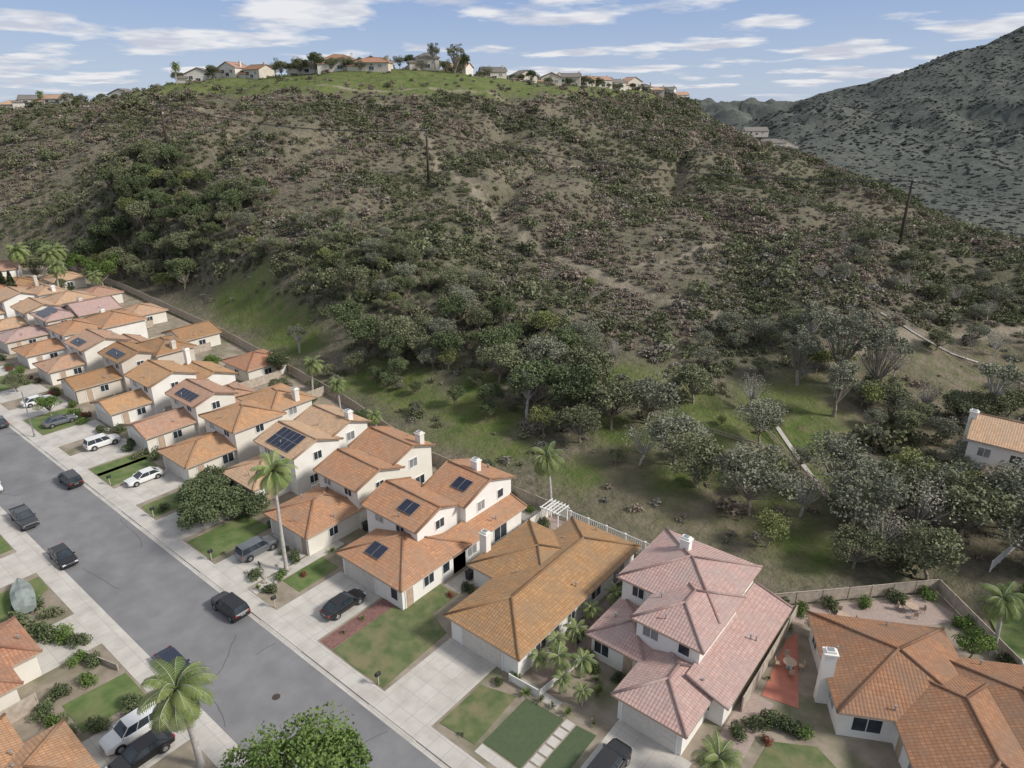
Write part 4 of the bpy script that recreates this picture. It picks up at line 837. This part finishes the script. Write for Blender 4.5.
for s,t,sc,k in [(60.3,30,.9,2),(58,31.6,.8,0),(57,29.6,.8,2),(59.5,34.6,1,3),(56.5,33.5,.6,5),(61.8,34.5,.7,2),(68,37,.9,0),(84,37,1,2),(82.5,33,.9,3),(81.6,30,.8,2),(99,37,1.1,2),(96,36,1.1,3),(109.5,36.5,1.2,2),
  (68,12,1.4,2),(70,11,1.5,4),(72,10.6,1.3,3),(66.5,13,1.2,0),(64.6,13.8,1,2),(62,12.6,.9,0),(60.6,13.7,.9,3),(58.6,12.4,.9,0),(59,10,1,2),(54,8.8,.9,3),(56,8.9,.9,0),(52.9,13.5,1.1,2),(52.9,11,1,3),(58,8.5,1,2),(71,13.6,1.1,4),(73.5,13,1,2),
  (29.4,36.6,.6,0),(30.2,35.3,.5,2),(24.4,41.7,.7,0),(22.2,42.4,.6,2),(21,42.2,.7,3),(28.2,53,.8,2),(27,56,.9,0),(29.5,58.8,.8,2),(33,59,.7,4),(36,59.9,.8,0),(41.8,58,.9,2),
  (12.6,39.3,.6,5),(12,41,.7,2),(11.3,43.6,.9,3),(10.8,45.2,.9,2),(9.8,46.3,1,2),(9,46.8,.9,3),(8,46.6,.9,2),(9.3,44.4,.7,5),(7.2,47,.8,0),(9.9,38.6,.9,0),(12,61.6,1,0),(10,64.5,1,2),(7.5,67,.9,0),(5,70,1.1,3),(14,62,1,2),(2.5,72.5,1,0),
  (-1,70,1.1,0),(-5,66.5,1,2),(-8,62,1.2,4),(-9,77,1.2,2),(-6,80,1.3,0),(41.6,41.2,.6,5),(40.9,43,.8,2),(44.6,43.3,.6,2),(46,45,.6,0),(19,60,.8,2),(23,59.9,.8,0),(16.5,60.1,.9,3),(45,59.3,.8,0),(49,59.9,.9,2),(60,58.8,1,0),(64,58.8,1.1,2),(67,58.5,1,3)]:
    place('garden_shrub',BG[k],s,t,sc*1.05,z=.1)
for s,t,sc,k in [(29,29.3,.5,0),(27.4,35.8,.8,1),(26,36.1,.8,0),(24.9,36.2,.7,0),(23.4,36.4,.7,1),(21.2,36.9,.7,0),(25.6,42.9,1,1),(23.4,41,.9,0),(22.6,40,.8,1),(28.8,44.8,.8,0),(61,29.5,.6,0),(58.4,29,.6,1),(62,31.4,.6,0),(57.5,38,.7,1),(2,46.6,.7,0),(-.4,44,.7,1),(11.6,51,.5,0),(12.2,58.5,.7,1),(4,63.4,.7,0),(46,30.6,.5,0),(46,33,.5,1),(67,30,.5,0)]:
    place('agave_plant',SPK[k],s,t,sc,z=.1)
s0=97.5;k=0
while s0<232:
    for _ in range(5): place('garden_shrub',BG[random.randrange(6)],s0+random.uniform(-.3,12),random.uniform(34,36.5),random.uniform(.6,1.2),z=.1)
    place('yard_tree',random.choice(TM['bright']+TM['oak']),s0+random.uniform(0,12),random.choice([32,60,64,68]),random.uniform(.35,.6),z=.1)
    place('yard_tree',random.choice(TM['dark']+TM['oak']),s0+random.uniform(0,12),random.choice([60,66,70]),random.uniform(.3,.5),z=.1); s0+=12.9
for s,t,sc,kd in [(92,60,.55,'bright'),(80,61,.5,'dark'),(66,60.5,.45,'bright'),(55,61.5,.4,'dark'),(-2,65,.5,'bright'),(10,60,.35,'bright'),(110,66,.7,'dark'),(225,75,1.1,'bright'),(214,82,1.1,'bright'),(208,74,1.2,'bright'),(235,82,1.3,'dark'),(240,70,1.4,'dark'),(232,66,1.1,'oak'),(228,88,1.4,'dark'),(218,92,1.3,'oak'),(-12,66,.5,'bright'),(-9,86,.6,'oak')]: place('yard_tree',random.choice(TM[kd]),s,t,sc)
for i in range(9):
    a=random.uniform(0,6.28); mb=MB(); r=random.uniform(.18,.35); n=7; ring=[(r*random.uniform(.8,1.2)*math.cos(j*6.28/n),r*random.uniform(.8,1.2)*math.sin(j*6.28/n)) for j in range(n)]
    for j in range(n):
        q=(j+1)%n; mb.face([(*ring[j],0),(*ring[q],0),(ring[q][0]*.7,ring[q][1]*.7,r*.8),(ring[j][0]*.7,ring[j][1]*.7,r*.8)]); 
    mb.face([(x*.7,y*.7,r*.8) for x,y in ring]); obj('garden_rock',mb.mesh('rock',[M['rock']]),None,(-(58+random.uniform(0,4)),29.5+random.uniform(0,4),.1))

# ---------------------------------------------------------------- hilltop homes
def hth(X,Y,w,d,h,rz,roofm,wall):
    x,y=H2S(X,Y); z=hz1(x,y)-.3; E=house('hilltop_house',[((-w/2,w/2,-d/2,d/2),(-1.5,h),random.choice(['gx','hip','gy']),.42),((-w/2-3,-w/2+2,-d/2-1,d/2-2),(-1.5,h*.6),'hip',.4)],
      wins=[(0,'S',-w/4,h*.6,1.8,1.4),(0,'S',w/4,h*.6,1.8,1.4),(0,'S',0,h*.3,2.2,1.5)],chim=[(w/2-1,0,h+3)],roofm=roofm,wall=wall,loc=(x,y,z),rot=rz,vents=0,absst=False)
M['roof_g']=mat_roof('shingle_grey',(.22,.20,.18),(.17,.155,.14),(.2,.19,.17))
for u,Yh,w,rm in [(-152,366,15,'roof_g'),(-134,362,12,'roof_t'),(-92,345,13,'roof_g'),(-78,340,15,'roof_b'),(-62,338,17,'roof_o'),(-40,352,12,'roof_g'),(-10,385,14,'roof_g'),(-26,372,12,'roof_t'),(6,408,14,'roof_g'),(22,425,13,'roof_t'),(34,446,15,'roof_g'),(44,470,16,'roof_b'),(58,492,15,'roof_t'),(70,510,14,'roof_g'),(84,528,15,'roof_t'),(96,545,14,'roof_g'),(108,560,15,'roof_t'),(120,578,15,'roof_g'),(134,596,15,'roof_t'),(150,612,16,'roof_g'),(-205,392,14,'roof_g'),(-255,415,14,'roof_t'),(-272,420,14,'roof_g'),(-295,436,13,'roof_t'),(-120,356,12,'roof_b')]:
    hth(u,Yh,w*.9,9,random.uniform(3.4,5.2),math.radians(39+random.uniform(-35,35)),rm,random.choice(['stucco','stucco_t','stucco_t']))
for X_,Y_,w in [(246,694,30),(262,700,26),(230,690,22)]: hth(X_,Y_,w,14,4,math.radians(39),'roof_g','stucco_t')
tl=[]
for _ in range(230):
    f=random.random(); X_=np.interp(f,[0,.15,.3,.45,.6,.8,1],[-300,-230,-150,-62,0,60,150])+random.uniform(-9,9); Y_=np.interp(f,[0,.15,.3,.45,.6,.8,1],[436,405,366,338,395,480,612])+random.uniform(-8,22)
    tl.append((*H2S(X_,Y_),random.randrange(8),random.uniform(.35,.85)))
ta=np.array([(a,b) for a,b,_,_ in tl]); tz=height(ta[:,0],ta[:,1])
scatter('hilltop_trees',np.stack([ta[:,0],ta[:,1],tz-.3],1),np.array([q[3] for q in tl]),rng.uniform(0,6.28,len(tl)),np.array([q[2] for q in tl]),[libobj('ht_%02d'%i,TM[a][b]) for i,(a,b) in enumerate(LIB[:8])])
for X_,Y_,me_,sc in [(-160,356,PALM[1],1.1),(-27,344,TM['pine'][0],1.0),(-95,338,TM['oak'][0],1.0),(-88,335,TM['dark'][0],1.2),(-140,352,TM['oak'][1],.9),(-22,350,TM['dark'][1],1.2),(-104,340,TM['oak'][2],1.0),(-262,412,PALM[1],1),(-35,345,TM['euc'][0],1)]:
    x,y=H2S(X_,Y_); obj('hilltop_tree',me_,None,(x,y,hz1(x,y)-.3),random.uniform(0,6),sc)

# ---------------------------------------------------------------- sky, sun, camera
elev=math.radians(38)
sunH=Vector((.93,-.25)).normalized(); sxx,syy=H2S(sunH.x,sunH.y); sd=Vector((sxx*math.cos(elev),syy*math.cos(elev),math.sin(elev)))
W_=bpy.data.worlds.new('World'); SC.world=W_; W_.use_nodes=True; nt=W_.node_tree; bg=nt.nodes['Background']
sky=N(nt,'ShaderNodeTexSky',sky_type='NISHITA'); sky.sun_disc=False; sky.sun_elevation=elev; sky.sun_rotation=math.atan2(sd.x,sd.y); sky.altitude=100; sky.air_density=1; sky.dust_density=.6; sky.ozone_density=1.2
tc=N(nt,'ShaderNodeTexCoord'); sp=N(nt,'ShaderNodeSeparateXYZ'); nt.links.new(tc.outputs['Generated'],sp.inputs[0])
zz=mth(nt,'ADD',mth(nt,'MAXIMUM',sp.outputs[2],0.0),.08)
cb=N(nt,'ShaderNodeCombineXYZ'); nt.links.new(mth(nt,'DIVIDE',sp.outputs[0],zz),cb.inputs[0]); nt.links.new(mth(nt,'DIVIDE',sp.outputs[1],zz),cb.inputs[1]); cb.inputs[2].default_value=8.3
nz=noise_n(nt,1.1,8,cb.outputs[0],.5); c=ramp(nt,nz,.505,.575)
c=mth(nt,'MULTIPLY',c,ramp(nt,sp.outputs[2],.0,.02))
nz2=noise_n(nt,2.6,6,cb.outputs[0],.5)
ccol=mixc(nt,ramp(nt,nz2,.38,.58),(3.8,4.0,4.6),(5.7,5.7,5.8))
grad=mixc(nt,ramp(nt,sp.outputs[2],.0,.14),(3.1,3.7,4.7),(1.75,2.5,4.3))
high=ramp(nt,sp.outputs[2],.15,.5)
vis=mixc(nt,.88,sky.outputs[0],grad)
over=mixc(nt,.6,sky.outputs[0],(3.9,3.9,4.0))
tint=mixc(nt,high,vis,over)
col=mixc(nt,mth(nt,'MULTIPLY',c,.9),tint,ccol)
nt.links.new(col,bg.inputs[0]); bg.inputs[1].default_value=.15
sl=bpy.data.lights.new('sun','SUN'); sl.energy=3.7; sl.angle=math.radians(10); sl.color=(1,.945,.865)
so=obj('sun',sl); so.rotation_euler=sd.to_track_quat('Z','Y').to_euler()
cam=bpy.data.cameras.new('camera'); cam.sensor_width=36; cam.lens=683/1024*36; cam.clip_end=20000; cam.clip_start=.5
co=obj('camera',cam,None,(0,0,48)); co.rotation_euler=(math.radians(90-22.2),0,math.radians(39)); SC.camera=co
SC.view_settings.view_transform='Standard'; SC.view_settings.look='None'; SC.view_settings.exposure=0
print('brush',nbrush,'verts',nx*ny)
